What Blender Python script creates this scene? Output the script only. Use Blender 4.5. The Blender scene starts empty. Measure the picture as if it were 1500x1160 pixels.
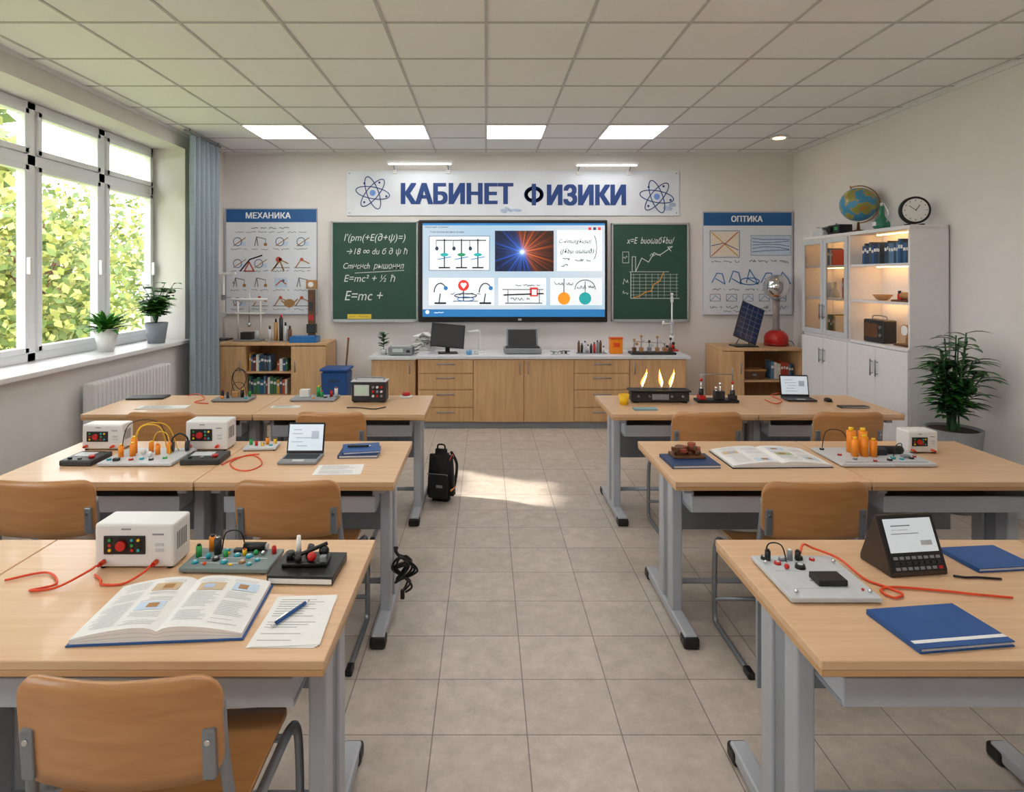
import bpy,bmesh,math,random
from mathutils import Vector,Matrix,Euler
random.seed(7)
R=random.uniform
F=900.0;VX=712.0;VY=405.0;H=1.67
# ------------------------------------------------------------------ helpers
def lin(h):
    h=h.lstrip('#');o=[]
    for i in (0,2,4):
        c=int(h[i:i+2],16)/255
        o.append(c/12.92 if c<=.04045 else ((c+.055)/1.055)**2.4)
    return o
MC={}
def mat(name,hx,rough=.5,metal=0,var=.05,scale=25,bump=0,emit=0,coat=0):
    if name in MC:return MC[name]
    m=bpy.data.materials.new(name);m.use_nodes=True;nt=m.node_tree;n=nt.nodes;l=nt.links
    p=n['Principled BSDF'];c=lin(hx)
    tc=n.new('ShaderNodeTexCoord');no=n.new('ShaderNodeTexNoise');no.inputs['Scale'].default_value=scale;no.inputs['Detail'].default_value=4
    l.new(tc.outputs['Object'],no.inputs['Vector'])
    cr=n.new('ShaderNodeValToRGB')
    cr.color_ramp.elements[0].position=.3;cr.color_ramp.elements[1].position=.7
    cr.color_ramp.elements[0].color=[max(0,x*(1-var)) for x in c]+[1]
    cr.color_ramp.elements[1].color=[min(1,x*(1+var)) for x in c]+[1]
    l.new(no.outputs['Fac'],cr.inputs['Fac']);l.new(cr.outputs['Color'],p.inputs['Base Color'])
    p.inputs['Roughness'].default_value=rough;p.inputs['Metallic'].default_value=metal
    p.inputs['Coat Weight'].default_value=coat
    if bump:
        b=n.new('ShaderNodeBump');b.inputs['Strength'].default_value=bump;b.inputs['Distance'].default_value=.004
        l.new(no.outputs['Fac'],b.inputs['Height']);l.new(b.outputs['Normal'],p.inputs['Normal'])
    if emit:
        l.new(cr.outputs['Color'],p.inputs['Emission Color']);p.inputs['Emission Strength'].default_value=emit
    MC[name]=m;return m
def wood(name,h1,h2,sc=(3,40,40),rough=.42,coat=.1):
    m=bpy.data.materials.new(name);m.use_nodes=True;nt=m.node_tree;n=nt.nodes;l=nt.links
    p=n['Principled BSDF'];tc=n.new('ShaderNodeTexCoord');mp=n.new('ShaderNodeMapping');mp.inputs['Scale'].default_value=sc
    no=n.new('ShaderNodeTexNoise');no.inputs['Scale'].default_value=1;no.inputs['Detail'].default_value=5;no.inputs['Distortion'].default_value=.6
    cr=n.new('ShaderNodeValToRGB');cr.color_ramp.elements[0].position=.3;cr.color_ramp.elements[1].position=.72
    cr.color_ramp.elements[0].color=lin(h1)+[1];cr.color_ramp.elements[1].color=lin(h2)+[1]
    l.new(tc.outputs['Object'],mp.inputs['Vector']);l.new(mp.outputs['Vector'],no.inputs['Vector'])
    l.new(no.outputs['Fac'],cr.inputs['Fac']);l.new(cr.outputs['Color'],p.inputs['Base Color'])
    p.inputs['Roughness'].default_value=rough;p.inputs['Coat Weight'].default_value=coat
    return m
def glassmat(name,tint='#ffffff'):
    m=bpy.data.materials.new(name);m.use_nodes=True;nt=m.node_tree;n=nt.nodes;l=nt.links
    n.remove(n['Principled BSDF']);t=n.new('ShaderNodeBsdfTransparent');t.inputs[0].default_value=lin(tint)+[1]
    g=n.new('ShaderNodeBsdfGlossy');g.inputs['Roughness'].default_value=.03
    mx=n.new('ShaderNodeMixShader');mx.inputs[0].default_value=.05
    l.new(t.outputs[0],mx.inputs[1]);l.new(g.outputs[0],mx.inputs[2])
    l.new(mx.outputs[0],n['Material Output'].inputs[0]);return m
class B:
    def __init__(s,name):
        s.name=name;s.bm=bmesh.new();s.m=[];s.d=7.3;s.L=1
    def add(s,t,m,smooth=False,M=None):
        if m not in s.m:s.m.append(m)
        i=s.m.index(m)
        if M is not None:bmesh.ops.transform(t,matrix=M,verts=t.verts)
        for f in t.faces:
            f.material_index=i;f.smooth=bool(smooth) and (smooth!='side' or len(f.verts)==4)
        me=bpy.data.meshes.new('t');t.to_mesh(me);t.free();s.bm.from_mesh(me);bpy.data.meshes.remove(me)
    def box(s,c,sz,m,bev=0,rot=(0,0,0)):
        t=bmesh.new();bmesh.ops.create_cube(t,size=1)
        bmesh.ops.transform(t,matrix=Matrix.Diagonal((sz[0],sz[1],sz[2],1)),verts=t.verts)
        if bev:bmesh.ops.bevel(t,geom=t.edges[:],offset=min(bev,min(sz)*.45),segments=2,affect='EDGES',profile=.5)
        s.add(t,m,False,Matrix.Translation(c)@Euler(rot).to_matrix().to_4x4())
    def b2(s,x0,x1,y0,y1,z0,z1,m,bev=0):
        s.box(((x0+x1)/2,(y0+y1)/2,(z0+z1)/2),(abs(x1-x0),abs(y1-y0),abs(z1-z0)),m,bev)
    def cyl(s,p0,p1,r0,m,r1=None,seg=20):
        p0=Vector(p0);p1=Vector(p1);r1=r0 if r1 is None else r1;v=p1-p0
        t=bmesh.new();bmesh.ops.create_cone(t,cap_ends=True,segments=seg,radius1=r0,radius2=r1,depth=v.length)
        q=v.to_track_quat('Z','Y').to_matrix().to_4x4()
        s.add(t,m,'side',Matrix.Translation((p0+p1)/2)@q)
    def sph(s,c,r,m,sc=(1,1,1),seg=24):
        t=bmesh.new();bmesh.ops.create_uvsphere(t,u_segments=seg,v_segments=seg//2,radius=r)
        s.add(t,m,True,Matrix.Translation(c)@Matrix.Diagonal((sc[0],sc[1],sc[2],1)))
    def tube(s,pts,r,m,seg=8,sub=6,closed=False):
        P=[Vector(p) for p in pts];n=len(P)
        if sub>1 and n>2:
            Q=[]
            rng=n if closed else n-1
            for i in range(rng):
                a=P[(i-1)%n] if closed else P[max(i-1,0)];b=P[i];c=P[(i+1)%n];d=P[(i+2)%n] if closed else P[min(i+2,n-1)]
                for k in range(sub):
                    u=k/sub
                    Q.append(.5*((2*b)+(c-a)*u+(2*a-5*b+4*c-d)*u*u+(-a+3*b-3*c+d)*u**3))
            if not closed:Q.append(P[-1])
            P=Q;n=len(P)
        t=bmesh.new();rings=[];up=Vector((0,0,1));nv=None
        for i in range(n):
            a=P[(i-1)%n] if (closed or i>0) else P[i];c=P[(i+1)%n] if (closed or i<n-1) else P[i]
            tg=(c-a)
            if tg.length<1e-9:tg=Vector((0,0,1))
            tg.normalize()
            if nv is None:
                nv=tg.cross(up) 
                if nv.length<.05:nv=tg.cross(Vector((1,0,0)))
            nv=(nv-tg*nv.dot(tg))
            if nv.length<1e-6:nv=tg.orthogonal()
            nv.normalize();bn=tg.cross(nv)
            rings.append([t.verts.new(P[i]+(nv*math.cos(2*math.pi*k/seg)+bn*math.sin(2*math.pi*k/seg))*r) for k in range(seg)])
        for i in range(n if closed else n-1):
            A=rings[i];C=rings[(i+1)%n]
            for k in range(seg):t.faces.new((A[k],A[(k+1)%seg],C[(k+1)%seg],C[k]))
        if not closed and seg>4:
            t.faces.new(rings[0][::-1]);t.faces.new(rings[-1])
        s.add(t,m,True)
    def lathe(s,prof,c,m,seg=28):
        t=bmesh.new();rings=[]
        for r,z in prof:
            rings.append([t.verts.new((c[0]+max(r,.0004)*math.cos(2*math.pi*k/seg),c[1]+max(r,.0004)*math.sin(2*math.pi*k/seg),c[2]+z)) for k in range(seg)])
        for i in range(len(rings)-1):
            for k in range(seg):t.faces.new((rings[i][k],rings[i][(k+1)%seg],rings[i+1][(k+1)%seg],rings[i+1][k]))
        t.faces.new(rings[0][::-1]);t.faces.new(rings[-1])
        s.add(t,m,'side')
    def poly(s,pts,m,smooth=False):
        t=bmesh.new();t.faces.new([t.verts.new(p) for p in pts]);s.add(t,m,smooth)
    def grid(s,rows,m,smooth=True):
        t=bmesh.new();V=[[t.verts.new(p) for p in r] for r in rows]
        for i in range(len(V)-1):
            for j in range(len(V[0])-1):t.faces.new((V[i][j],V[i][j+1],V[i+1][j+1],V[i+1][j]))
        s.add(t,m,smooth)
    def leaf(s,p,dr,ln,w,m,droop=.5,n=5):
        p=Vector(p);dr=Vector(dr).normalized();side=dr.cross(Vector((0,0,1)))
        if side.length<.05:side=Vector((1,0,0))
        side.normalize();rows=[];q=p.copy();d=dr.copy()
        for i in range(n+1):
            u=i/n;ww=w*math.sin(math.pi*min(1,.08+u*.92))**.8*.5+.0004
            rows.append([q-side*ww,q-Vector((0,0,ww*.25)),q+side*ww])
            d=(d+Vector((0,0,-droop/n))).normalized();q=q+d*(ln/n)
        s.grid(rows,m)
    # ---- flat artwork on a vertical plane at y=d (wall measurements)
    def W(s,px,py,l=None):
        l=s.L if l is None else l
        return Vector(((px-VX)*s.d/F,s.d-.0012*l,H-(py-VY)*s.d/F))
    def rect(s,x0,y0,x1,y1,m,l=1):
        s.poly([s.W(x0,y1,l),s.W(x1,y1,l),s.W(x1,y0,l),s.W(x0,y0,l)],m)
    def line(s,pts,w,m,l=2,closed=False):
        P=[s.W(a,b,l) for a,b in pts];ww=w*s.d/F/2
        t=bmesh.new();n=len(P)
        for i in range(n if closed else n-1):
            a=P[i];b=P[(i+1)%n];v=b-a
            if v.length<1e-6:continue
            v.normalize();nn=Vector((-v.z,0,v.x))*ww;e=v*ww*.4
            t.faces.new([t.verts.new(q) for q in (a-nn-e,b-nn+e,b+nn+e,a+nn-e)])
        s.add(t,m)
    def ell(s,cx,cy,rx,ry,w,m,l=2,rot=0,fill=False,a0=0,a1=360):
        pts=[]
        for k in range(29):
            a=math.radians(a0+(a1-a0)*k/28);x=rx*math.cos(a);y=ry*math.sin(a);r=math.radians(rot)
            pts.append((cx+x*math.cos(r)-y*math.sin(r),cy+x*math.sin(r)+y*math.cos(r)))
        if fill:s.poly([s.W(a,b,l) for a,b in pts[:-1][::-1]],m)
        else:s.line(pts,w,m,l)
    def scrib(s,x0,x1,y,h,w,m,l=2):
        x=x0
        while x<x1-1:
            xe=min(x1,x+R(8,20));pts=[];q=x
            while q<xe:
                pts.append((q,y+R(-h,h)*.5));q+=R(.8,2.2)
            if len(pts)>1:s.line(pts,w,m,l)
            x=xe+R(2,4)
    def outl(s,x0,y0,x1,y1,w,m,l=2):
        s.line([(x0,y0),(x1,y0),(x1,y1),(x0,y1)],w,m,l,closed=True)
    def text(s,st,x0,y0,x1,y1,m,l=2,bold=0,shear=0):
        cu=bpy.data.curves.new('txt','FONT');cu.body=st;cu.shear=shear;cu.resolution_u=3
        o=bpy.data.objects.new('txt',cu);bpy.context.collection.objects.link(o);bpy.context.view_layer.update()
        me=bpy.data.meshes.new_from_object(o.evaluated_get(bpy.context.evaluated_depsgraph_get()))
        bpy.data.objects.remove(o);bpy.data.curves.remove(cu)
        if not me.vertices:return
        xs=[v.co.x for v in me.vertices];ys=[v.co.y for v in me.vertices]
        a0,a1,b0,b1=min(xs),max(xs),min(ys),max(ys)
        p=s.W(x0+bold,y1-bold*.5,l);q=s.W(x1-bold,y0+bold*.5,l);k=s.d/F
        offs=[(0,0)] if not bold else [(a*bold*k,c*bold*k*.5) for a in (-1,-.5,0,.5,1) for c in (-1,0,1)]
        for i,(ox,oz) in enumerate(offs):
            t=bmesh.new();t.from_mesh(me)
            for v in t.verts:
                v.co=Vector((p.x+ox+(v.co.x-a0)/(a1-a0)*(q.x-p.x),p.y-.00004*i,p.z+oz+(v.co.y-b0)/(b1-b0)*(q.z-p.z)))
            s.add(t,m)
        bpy.data.meshes.remove(me)
    def done(s,loc=(0,0,0),rz=0,sc=1):
        me=bpy.data.meshes.new(s.name);s.bm.to_mesh(me);s.bm.free()
        for m in s.m:me.materials.append(m)
        o=bpy.data.objects.new(s.name,me);bpy.context.collection.objects.link(o)
        o.location=loc;o.rotation_euler=(0,0,rz);o.scale=(sc,sc,sc);return o
def T(px,py,z=.75):
    "point of a horizontal surface of height z, from survey of the photograph"
    d=F*(H-z)/(py-VY);return ((px-VX)/F*d,d)
# ------------------------------------------------------------------ materials
WALL=mat('wall_paint','#e3dedb',.85,0,.02,6,.1)
CEIL=mat('ceiling_tile','#f4f3f3',.9,0,.02,120,.15)
GRID=mat('ceiling_tbar','#c4c2c3',.6)
WHITE=mat('white_lacquer','#e6e4e6',.35,0,.02)
PVC=mat('window_pvc','#eef0f4',.35,0,.01)
DW=wood('desk_birch','#d3aa82','#dfba95',(2.5,45,45),.38,.12)
EDGE=wood('desk_edge','#c09263','#cda273',(2.5,45,45))
CW=wood('cabinet_oak','#c79b6e','#dcb485',(30,30,2.2),.5)
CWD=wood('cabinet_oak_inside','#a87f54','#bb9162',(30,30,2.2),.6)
PLY=wood('plywood','#b47c48','#c58f5a',(4,30,30),.35,.3)
STEEL=mat('grey_steel','#b4b8c1',.4,.1,.03)
STEELD=mat('grey_panel','#9297a0',.5,.05,.03)
STEELM=mat('chair_steel','#8f949b',.3,.6,.03)
CHROME=mat('chrome','#d8d8da',.08,1,.02)
BLACK=mat('black_plastic','#111113',.4,0,.1)
DARK=mat('dark_plastic','#26272b',.45,0,.08)
GREY=mat('grey_plastic','#85888d',.5)
LGREY=mat('light_grey_plastic','#c4c7cb',.45)
WP=mat('white_plastic','#e2e1e0',.4,0,.02)
PAPER=mat('paper','#e9e8e6',.8,0,.02)
INK=mat('print_ink','#6d7178',.8)
INKS=mat('print_ink_soft','#93969d',.8)
RED=mat('red_plastic','#bf1d19',.3)
ORG=mat('orange_plastic','#f08a14',.4)
ORGB=mat('orange_cable','#e04a1a',.4)
YEL=mat('yellow_plastic','#f2c21c',.4)
GRN=mat('green_plastic','#2a9a4a',.4)
CYAN=mat('cyan_plastic','#259fb0',.35)
BLUE=mat('blue_cover','#1b4f8f',.45)
NAVY=mat('navy_cover','#203c66',.5)
BROWN=mat('brown_wood','#623d22',.5,0,.2)
TAN=mat('tan_wood','#b18350',.5,0,.15)
LED=mat('led_white','#fffdfb',.5,0,0,emit=8)
WARM=mat('led_warm','#ffc47a',.5,0,0,emit=12)
GL=glassmat('clear_glass')
GLT=glassmat('tinted_glass','#d8d6d4')
LEAF=mat('leaf_green','#3a7431',.45,0,.35,20)
LEAF2=mat('leaf_deep','#28592b',.4,0,.35,20)
LEAF3=mat('leaf_fresh','#559339',.45,0,.3,20)
SOIL=mat('soil','#3b2a1f',.9,0,.3,60)
# floor tiles
FL=bpy.data.materials.new('floor_tile');FL.use_nodes=True
nt=FL.node_tree;n=nt.nodes;l=nt.links;p=n['Principled BSDF']
tc=n.new('ShaderNodeTexCoord');mp=n.new('ShaderNodeMapping');mp.inputs['Location'].default_value=(.195,-2.547+.308*20,0)
br=n.new('ShaderNodeTexBrick');br.offset=0;br.squash=1
br.inputs['Scale'].default_value=1;br.inputs['Brick Width'].default_value=.345;br.inputs['Row Height'].default_value=.308
br.inputs['Mortar Size'].default_value=.0024;br.inputs['Mortar Smooth'].default_value=.1
br.inputs['Color1'].default_value=lin('#cfc3b9')+[1];br.inputs['Color2'].default_value=lin('#c7bbb1')+[1];br.inputs['Mortar'].default_value=lin('#8b8078')+[1]
no=n.new('ShaderNodeTexNoise');no.inputs['Scale'].default_value=10;no.inputs['Detail'].default_value=10;no.inputs['Roughness'].default_value=.78
rp=n.new('ShaderNodeValToRGB');rp.color_ramp.elements[0].position=.35;rp.color_ramp.elements[1].position=.65
rp.color_ramp.elements[0].color=(.72,.71,.7,1);rp.color_ramp.elements[1].color=(1,1,1,1)
mx=n.new('ShaderNodeMixRGB');mx.blend_type='MULTIPLY';mx.inputs[0].default_value=1
l.new(tc.outputs['Object'],mp.inputs[0]);l.new(mp.outputs[0],br.inputs['Vector']);l.new(tc.outputs['Object'],no.inputs['Vector'])
l.new(no.outputs['Fac'],rp.inputs[0]);l.new(br.outputs['Color'],mx.inputs[1]);l.new(rp.outputs[0],mx.inputs[2]);l.new(mx.outputs[0],p.inputs['Base Color'])
p.inputs['Roughness'].default_value=.45
bp=n.new('ShaderNodeBump');bp.inputs['Strength'].default_value=.3;bp.inputs['Distance'].default_value=.002;bp.invert=True
l.new(br.outputs['Fac'],bp.inputs['Height']);l.new(bp.outputs[0],p.inputs['Normal'])
# ------------------------------------------------------------------ room shell
XL,XR,YB,YF,ZC=-3.14,3.675,7.35,-2.4,3.16
b=B('floor');b.b2(XL-.4,XR+.2,YF-.2,YB+.2,-.1,0,FL);b.done()
b=B('ceiling');b.b2(XL-.4,XR+.2,YF-.2,YB+.2,ZC,ZC+.1,CEIL);b.done()
b=B('wall_back');b.b2(XL-.4,XR+.2,YB,YB+.2,0,ZC,WALL);b.done()
b=B('wall_right');b.b2(XR,XR+.2,YF,YB,0,ZC,WALL);b.done()
b=B('wall_front');b.b2(XL-.4,XR+.2,YF-.2,YF,0,ZC,WALL);b.done()
WIN=[(2.97,6.41),(-.9,2.3)]  # second window is out of view, added to light the front of the room
b=B('wall_left')
b.b2(XL-.42,XL,YF,YB,0,.98,WALL);b.b2(XL-.42,XL,YF,YB,3.0,ZC,WALL)
b.b2(XL-.42,XL,6.41,YB,.98,3,WALL);b.b2(XL-.42,XL,2.3,2.97,.98,3,WALL);b.b2(XL-.42,XL,YF,-.9,.98,3,WALL);b.done()
b=B('baseboard_back');b.b2(XL,XR,YB-.015,YB,0,.08,LGREY,.003);b.done()
b=B('baseboard_right');b.b2(XR-.015,XR,YF,YB-.015,0,.08,LGREY,.003);b.done()
b=B('baseboard_left');b.b2(XL,XL+.015,YF,YB-.015,0,.08,LGREY,.003);b.done()
b=B('trim_1')
y=-2.4
while y<7.3:
    b.b2(XL,XR,y-.009,y+.009,ZC-.005,ZC,GRID);y+=.6
for k in range(-5,7):
    if XL<k*.6<XR:b.b2(k*.6-.009,k*.6+.009,YF,YB,ZC-.0052,ZC,GRID)
b.b2(XL,XR,YB-.02,YB,ZC-.03,ZC,WHITE);b.b2(XL,XL+.02,YF,YB,ZC-.03,ZC,WHITE);b.b2(XR-.02,XR,YF,YB,ZC-.03,ZC,WHITE)
b.done()
for k,(y0,y1) in enumerate(WIN):
    b=B('trim_%d'%(k+2));b.b2(-3.5,-3.07,y0+.005,y1-.005,.98,1.02,WHITE,.008);b.done()
    b=B('window_%d'%(k+1));x0,x1=-3.53,-3.47;zb,zt=1.02,3.0
    b.b2(x0,x1,y0,y1,zb,zb+.07,PVC,.006);b.b2(x0,x1,y0,y1,zt-.06,zt,PVC,.006)
    N=4;st=(y1-y0)/N
    for i in range(N+1):
        yy=y0+i*st;a=max(y0,yy-.045);c=min(y1,yy+.045);b.b2(x0,x1,a,c,zb,zt,PVC,.006)
    b.b2(x0,x1,y0,y1,2.515,2.6,PVC,.006)
    for i in range(N):
        a=y0+i*st+.045;c=y0+(i+1)*st-.045
        for z0,z1 in ((zb+.07,2.515),(2.6,zt-.06)):
            q=.045
            b.b2(x0+.01,x1+.02,a,a+q,z0,z1,PVC,.006);b.b2(x0+.01,x1+.02,c-q,c,z0,z1,PVC,.006)
            b.b2(x0+.01,x1+.02,a,c,z0,z0+q,PVC,.006);b.b2(x0+.01,x1+.02,a,c,z1-q,z1,PVC,.006)
            b.poly([(x0+.03,a+q,z0+q),(x0+.03,c-q,z0+q),(x0+.03,c-q,z1-q),(x0+.03,a+q,z1-q)],GL)
        b.box((x1+.035,c-.022,1.75),(.03,.025,.13),WHITE,.005)
    b.done()
# radiator
b=B('radiator')
y=4.72
while y<5.85:
    b.box((-3.04,y,.58),(.1,.045,.54),WHITE,.015);y+=.052
b.b2(-3.07,-3.01,4.7,5.86,.34,.38,WHITE,.01);b.b2(-3.07,-3.01,4.7,5.86,.78,.82,WHITE,.01)
b.b2(-3.135,-3.04,4.9,4.94,.5,.6,WHITE);b.b2(-3.135,-3.04,5.6,5.64,.5,.6,WHITE)
b.cyl((-3.04,5.86,.36),(-3.04,6.1,.36),.012,WHITE);b.cyl((-3.04,6.1,.36),(-3.04,6.1,0),.012,WHITE);b.done()
# curtain
CUR=mat('curtain_cloth','#97a5b0',.9,0,.1,60)
def curtain(y0,y1):
    b=B('curtain');rows=[]
    for k in range(9):
        z=3.1-3.0*k/8;row=[]
        for j in range(81):
            u=j/80;row.append((-2.99+.04*math.sin(u*2*math.pi*6)*(1+.1*math.sin(k+u*9)),y0+(y1-y0)*u+.008*math.sin(k*1.3+u*20),z))
        rows.append(row)
    b.grid(rows,CUR);b.grid([[(x+.004,y,z) for x,y,z in r] for r in rows],CUR)
    b.cyl((-2.99,y0-.1,3.125),(-2.99,y1+.05,3.125),.014,STEELM);b.cyl((-2.99,y1,3.12),(-2.99,y1,3.16),.008,STEELM);b.cyl((-2.99,y0,3.12),(-2.99,y0,3.16),.008,STEELM)
    b.done()
curtain(6.2,6.86);curtain(2.35,2.93)
# ------------------------------------------------------------------ lights
def panel(x,y):
    b=B('ceiling_light_panel');b.b2(-.29,.29,-.29,.29,-.008,0,LED)
    for a in (-.295,.295):
        b.b2(a-.008,a+.008,-.3,.3,-.014,0,WHITE);b.b2(-.3,.3,a-.008,a+.008,-.0142,0,WHITE)
    b.done((x,y,ZC-.0005))
for yy in (6.3,2.7,-.3):
    for x in (-2.1,-.9,.3,1.5):panel(x,yy)
for x,y in ((3.12,6.54),(3.12,2.9)):
    b=B('ceiling_downlight');b.lathe([(.085,-.012),(.09,-.002),(.085,0)],(0,0,0),WHITE);b.lathe([(.06,-.016),(.06,-.011)],(0,0,0),WARM);b.done((x,y,ZC-.0055))
def wall_lamp(px0,px1,py,arm):
    b=B('wall_lamp');d=7.12;x0=(px0-VX)*d/F;x1=(px1-VX)*d/F;z=H-(py-VY)*d/F
    b.box(((x0+x1)/2,d,z),(x1-x0,.07,.03),WP,.008);b.box(((x0+x1)/2,d,z-.018),(x1-x0-.04,.05,.008),LED)
    for q in arm:
        xa=(q-VX)*d/F;b.tube([(xa,d,z+.01),(xa,d+.1,z+.02),(xa,d+.16,z-.02),(xa,7.345,z-.06)],.007,STEELM);b.box((xa,7.335,z-.06),(.05,.03,.07),WHITE,.005)
    b.done()
wall_lamp(567,663,238,(574,655));wall_lamp(843,935,240,(851,928))
# ------------------------------------------------------------------ wall graphics
BANW=mat('banner_white','#dfe3ec',.6,0,.05,3);BANB=mat('banner_blue','#1b3f80',.6);BLS=mat('banner_soft','#a9bbd4',.6,0,.2,8)
b=B('banner_sign');b.d=7.34;p0=b.W(508,316);p1=b.W(995,250);b.b2(p0.x,p1.x,7.335,7.349,p0.z,p1.z,BANW,.003);b.d=7.334
b.text('КАБИНЕТ',587,268,752,299,BANB,2,bold=1.8);b.text('ИЗИКИ',801,270,917,301,BANB,2,bold=1.8)
b.ell(782,285,11.5,9.3,5.6,BANB,2);b.line([(782,270.5),(782,299.5)],6.2,BANB,2.2)
for cx,cy in ((546,282.5),(962,288)):
    for r in (0,60,120):b.ell(cx,cy,25,8.5,1.3,BANB,2+r/60*.4,rot=r+10)
    b.ell(cx,cy,4.3,4.3,1,mat('atom_light','#6f9be0',.6),4,fill=True)
    for a in (0.3,2.2,4.1,5.2):b.ell(cx+21*math.cos(a),cy+17*math.sin(a),1.6,1.6,1,BANB,4,fill=True)
for px,py in ((745,307),(738,309),(985,300),(757,308),(978,305)):b.ell(px,py,R(5,10),R(2,4),1,BLS,1,fill=True,rot=R(0,40))
for px,py in ((512,254),(991,254),(512,312),(991,312)):b.ell(px,py,1,1,1,STEELM,2,fill=True)
b.done()
PW=mat('poster_white','#dfe3ea',.55,0,.02);PB=mat('poster_blue','#205c97',.5);PT=mat('poster_tint','#c5d6ea',.6);PR=mat('poster_red','#c2593f',.6);PBR=mat('poster_brown','#a97d4a',.6)
TXW=mat('print_white','#f4f6fa',.6)
def poster(name,x0,y0,x1,y1,title,tx):
    b=B(name);b.d=7.345;p0=b.W(x0,y1);p1=b.W(x1,y0);b.b2(p0.x,p1.x,7.325,7.349,p0.z,p1.z,STEEL,.004);b.d=7.322
    b.rect(x0+1.5,y0+1.5,x1-1.5,y1-1.5,PW,0);b.rect(x0+1.5,y0+1.5,x1-1.5,y0+20.5,PB,1);b.text(title,tx,y0+6,tx+(66 if len(title)>6 else 46),y0+15,TXW,2,bold=.35);return b
b=poster('mechanics_poster',330,305,465,461,'МЕХАНИКА',360)
b.scrib(368,425,334,2,1,INK);b.scrib(345,450,340,2,.6,INK)
for j,y in enumerate((352,384,412,440)):
    for i in range(4):
        x=338+i*31
        b.scrib(x,x+24,y+13,2.5,.6,INK);k=random.randrange(4)
        if k==0:
            b.line([(x+2,y+8),(x+10,y-4),(x+22,y+2)],1.6,PBR);b.ell(x+11,y-4,2.5,2.5,1,PR,3,fill=True);b.line([(x,y+8),(x+24,y+8)],1,INK)
        elif k==1:
            b.ell(x+10,y+2,6,6,.9,BANB);b.line([(x+4,y+8),(x+22,y-4)],1.2,PBR);b.rect(x+14,y+2,x+22,y+8,PT,1)
        elif k==2:
            b.rect(x+2,y-5,x+21,y+9,PT,1);b.line([(x+4,y+6),(x+12,y-1),(x+19,y+4)],1.6,PR);b.ell(x+15,y-1,2,2,1,INK,3,fill=True)
        else:
            b.line([(x+4,y+8),(x+7,y-5),(x+9,y+8)],1.2,INK);b.line([(x+7,y-5),(x+20,y-2)],1,INK);b.line([(x+20,y-2),(x+20,y+5)],.7,INK);b.ell(x+20,y+6,2.5,2.5,1,PBR,3,fill=True)
b.line([(352,397),(366,380),(384,374)],2,BLACK);b.line([(358,397),(372,397),(365,384)],2,PR,closed=True);b.line([(398,397),(410,382),(416,397)],2,PBR);b.ell(408,380,4,4,1,PR,3,fill=True)
b.ell(424,444,8,6,1,PBR,3,fill=True);b.line([(412,440),(424,450),(436,438)],2,PBR)
b.done()
b=poster('optics_poster',1029,310,1161,462,'ОПТИКА',1071)
b.outl(1040,338,1083,377,.8,INK);b.rect(1042,340,1081,375,mat('poster_cream','#eadcc8',.6),1);b.line([(1042,340),(1081,375)],1.3,mat('spec_y','#d7a23a'));b.line([(1042,375),(1081,340)],1.3,PR);b.line([(1042,360),(1060,356),(1081,366)],1,BANB)
b.rect(1100,345,1158,374,PT,1);b.outl(1100,345,1158,374,.6,INK)
for k in range(5):b.line([(1102,349+k*5),(1118,349+k*5+R(-3,3)),(1140,349+k*5+R(-3,3)),(1156,349+k*5+R(-3,3))],.8,BANB)
b.scrib(1042,1084,383,3,.7,INK);b.scrib(1098,1156,383,5,.8,INK)
BL2=mat('poster_mid','#4f86bd',.6)
for k in range(5):
    x=1044+k*24
    b.line([(x+R(-2,2),414),(x+6,396+R(-3,6)),(x+14,404+R(-5,4)),(x+18,416),(x+4,408)],1.6,BL2);b.scrib(x,x+18,424,3,.8,INK)
b.ell(1098,412,14,5,1.5,BL2)
for k in range(5):
    x=1040+k*24;b.outl(x,431,x+15,441,.7,INK);b.line([(x,441),(x+8,433),(x+15,439)],.8,BL2);b.scrib(x,x+17,450,5,.8,INK)
b.scrib(1060,1130,456,3,.7,INK);b.done()
CHB=mat('chalkboard_green','#294d40',.6,0,.1,5);ALU=mat('aluminium_frame','#b9bdc0',.35,.6);CH=mat('chalk','#dfe6e2',.9)
def board(x0,y0,x1,y1):
    b=B('chalkboard');b.d=7.345;p0=b.W(x0,y1);p1=b.W(x1,y0);b.b2(p0.x,p1.x,7.315,7.349,p0.z,p1.z,CHB)
    w=.022
    b.b2(p0.x,p1.x,7.305,7.349,p0.z-.005,p0.z+w,ALU,.004);b.b2(p0.x,p1.x,7.305,7.349,p1.z-w,p1.z,ALU,.004)
    b.b2(p0.x,p0.x+w,7.305,7.349,p0.z,p1.z,ALU,.004);b.b2(p1.x-w,p1.x,7.305,7.349,p0.z,p1.z,ALU,.004)
    b.b2(p0.x+.05,p1.x-.05,7.26,7.32,p0.z-.012,p0.z+.004,ALU,.003);b.d=7.313;return b
b=board(486,324,613,470)
b.text("I'(pm(+E(∂+ψ)=)",504,342,594,356,CH,2,shear=.25);b.text('→18 ∞ du б ∂ ψ ћ',508,363,597,375,CH,2,shear=.25)
b.text('Cmнcнch  рышоннл',503,385,592,396,CH,2,shear=.3);b.line([(520,400),(592,396)],.7,CH)
b.text('E=mc² + ½ ћ',504,402,579,413,CH,2,shear=.25);b.text('E=mc +',505,426,561,440,CH,2,shear=.25)
b.rect(509,460,544,467,mat('yellow_label','#e4c63a',.6),3);b.scrib(512,540,463.5,1.5,.5,INK,4);b.done()
b=board(895,327,1008,470)
b.text('x=E  buoωaбδbu/',918,347,988,357,CH,2,shear=.3)
b.line([(931,398),(940,378),(950,384),(958,370),(966,374),(985,361)],1,CH);b.line([(985,361),(978,362),(983,368)],1,CH)
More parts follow.
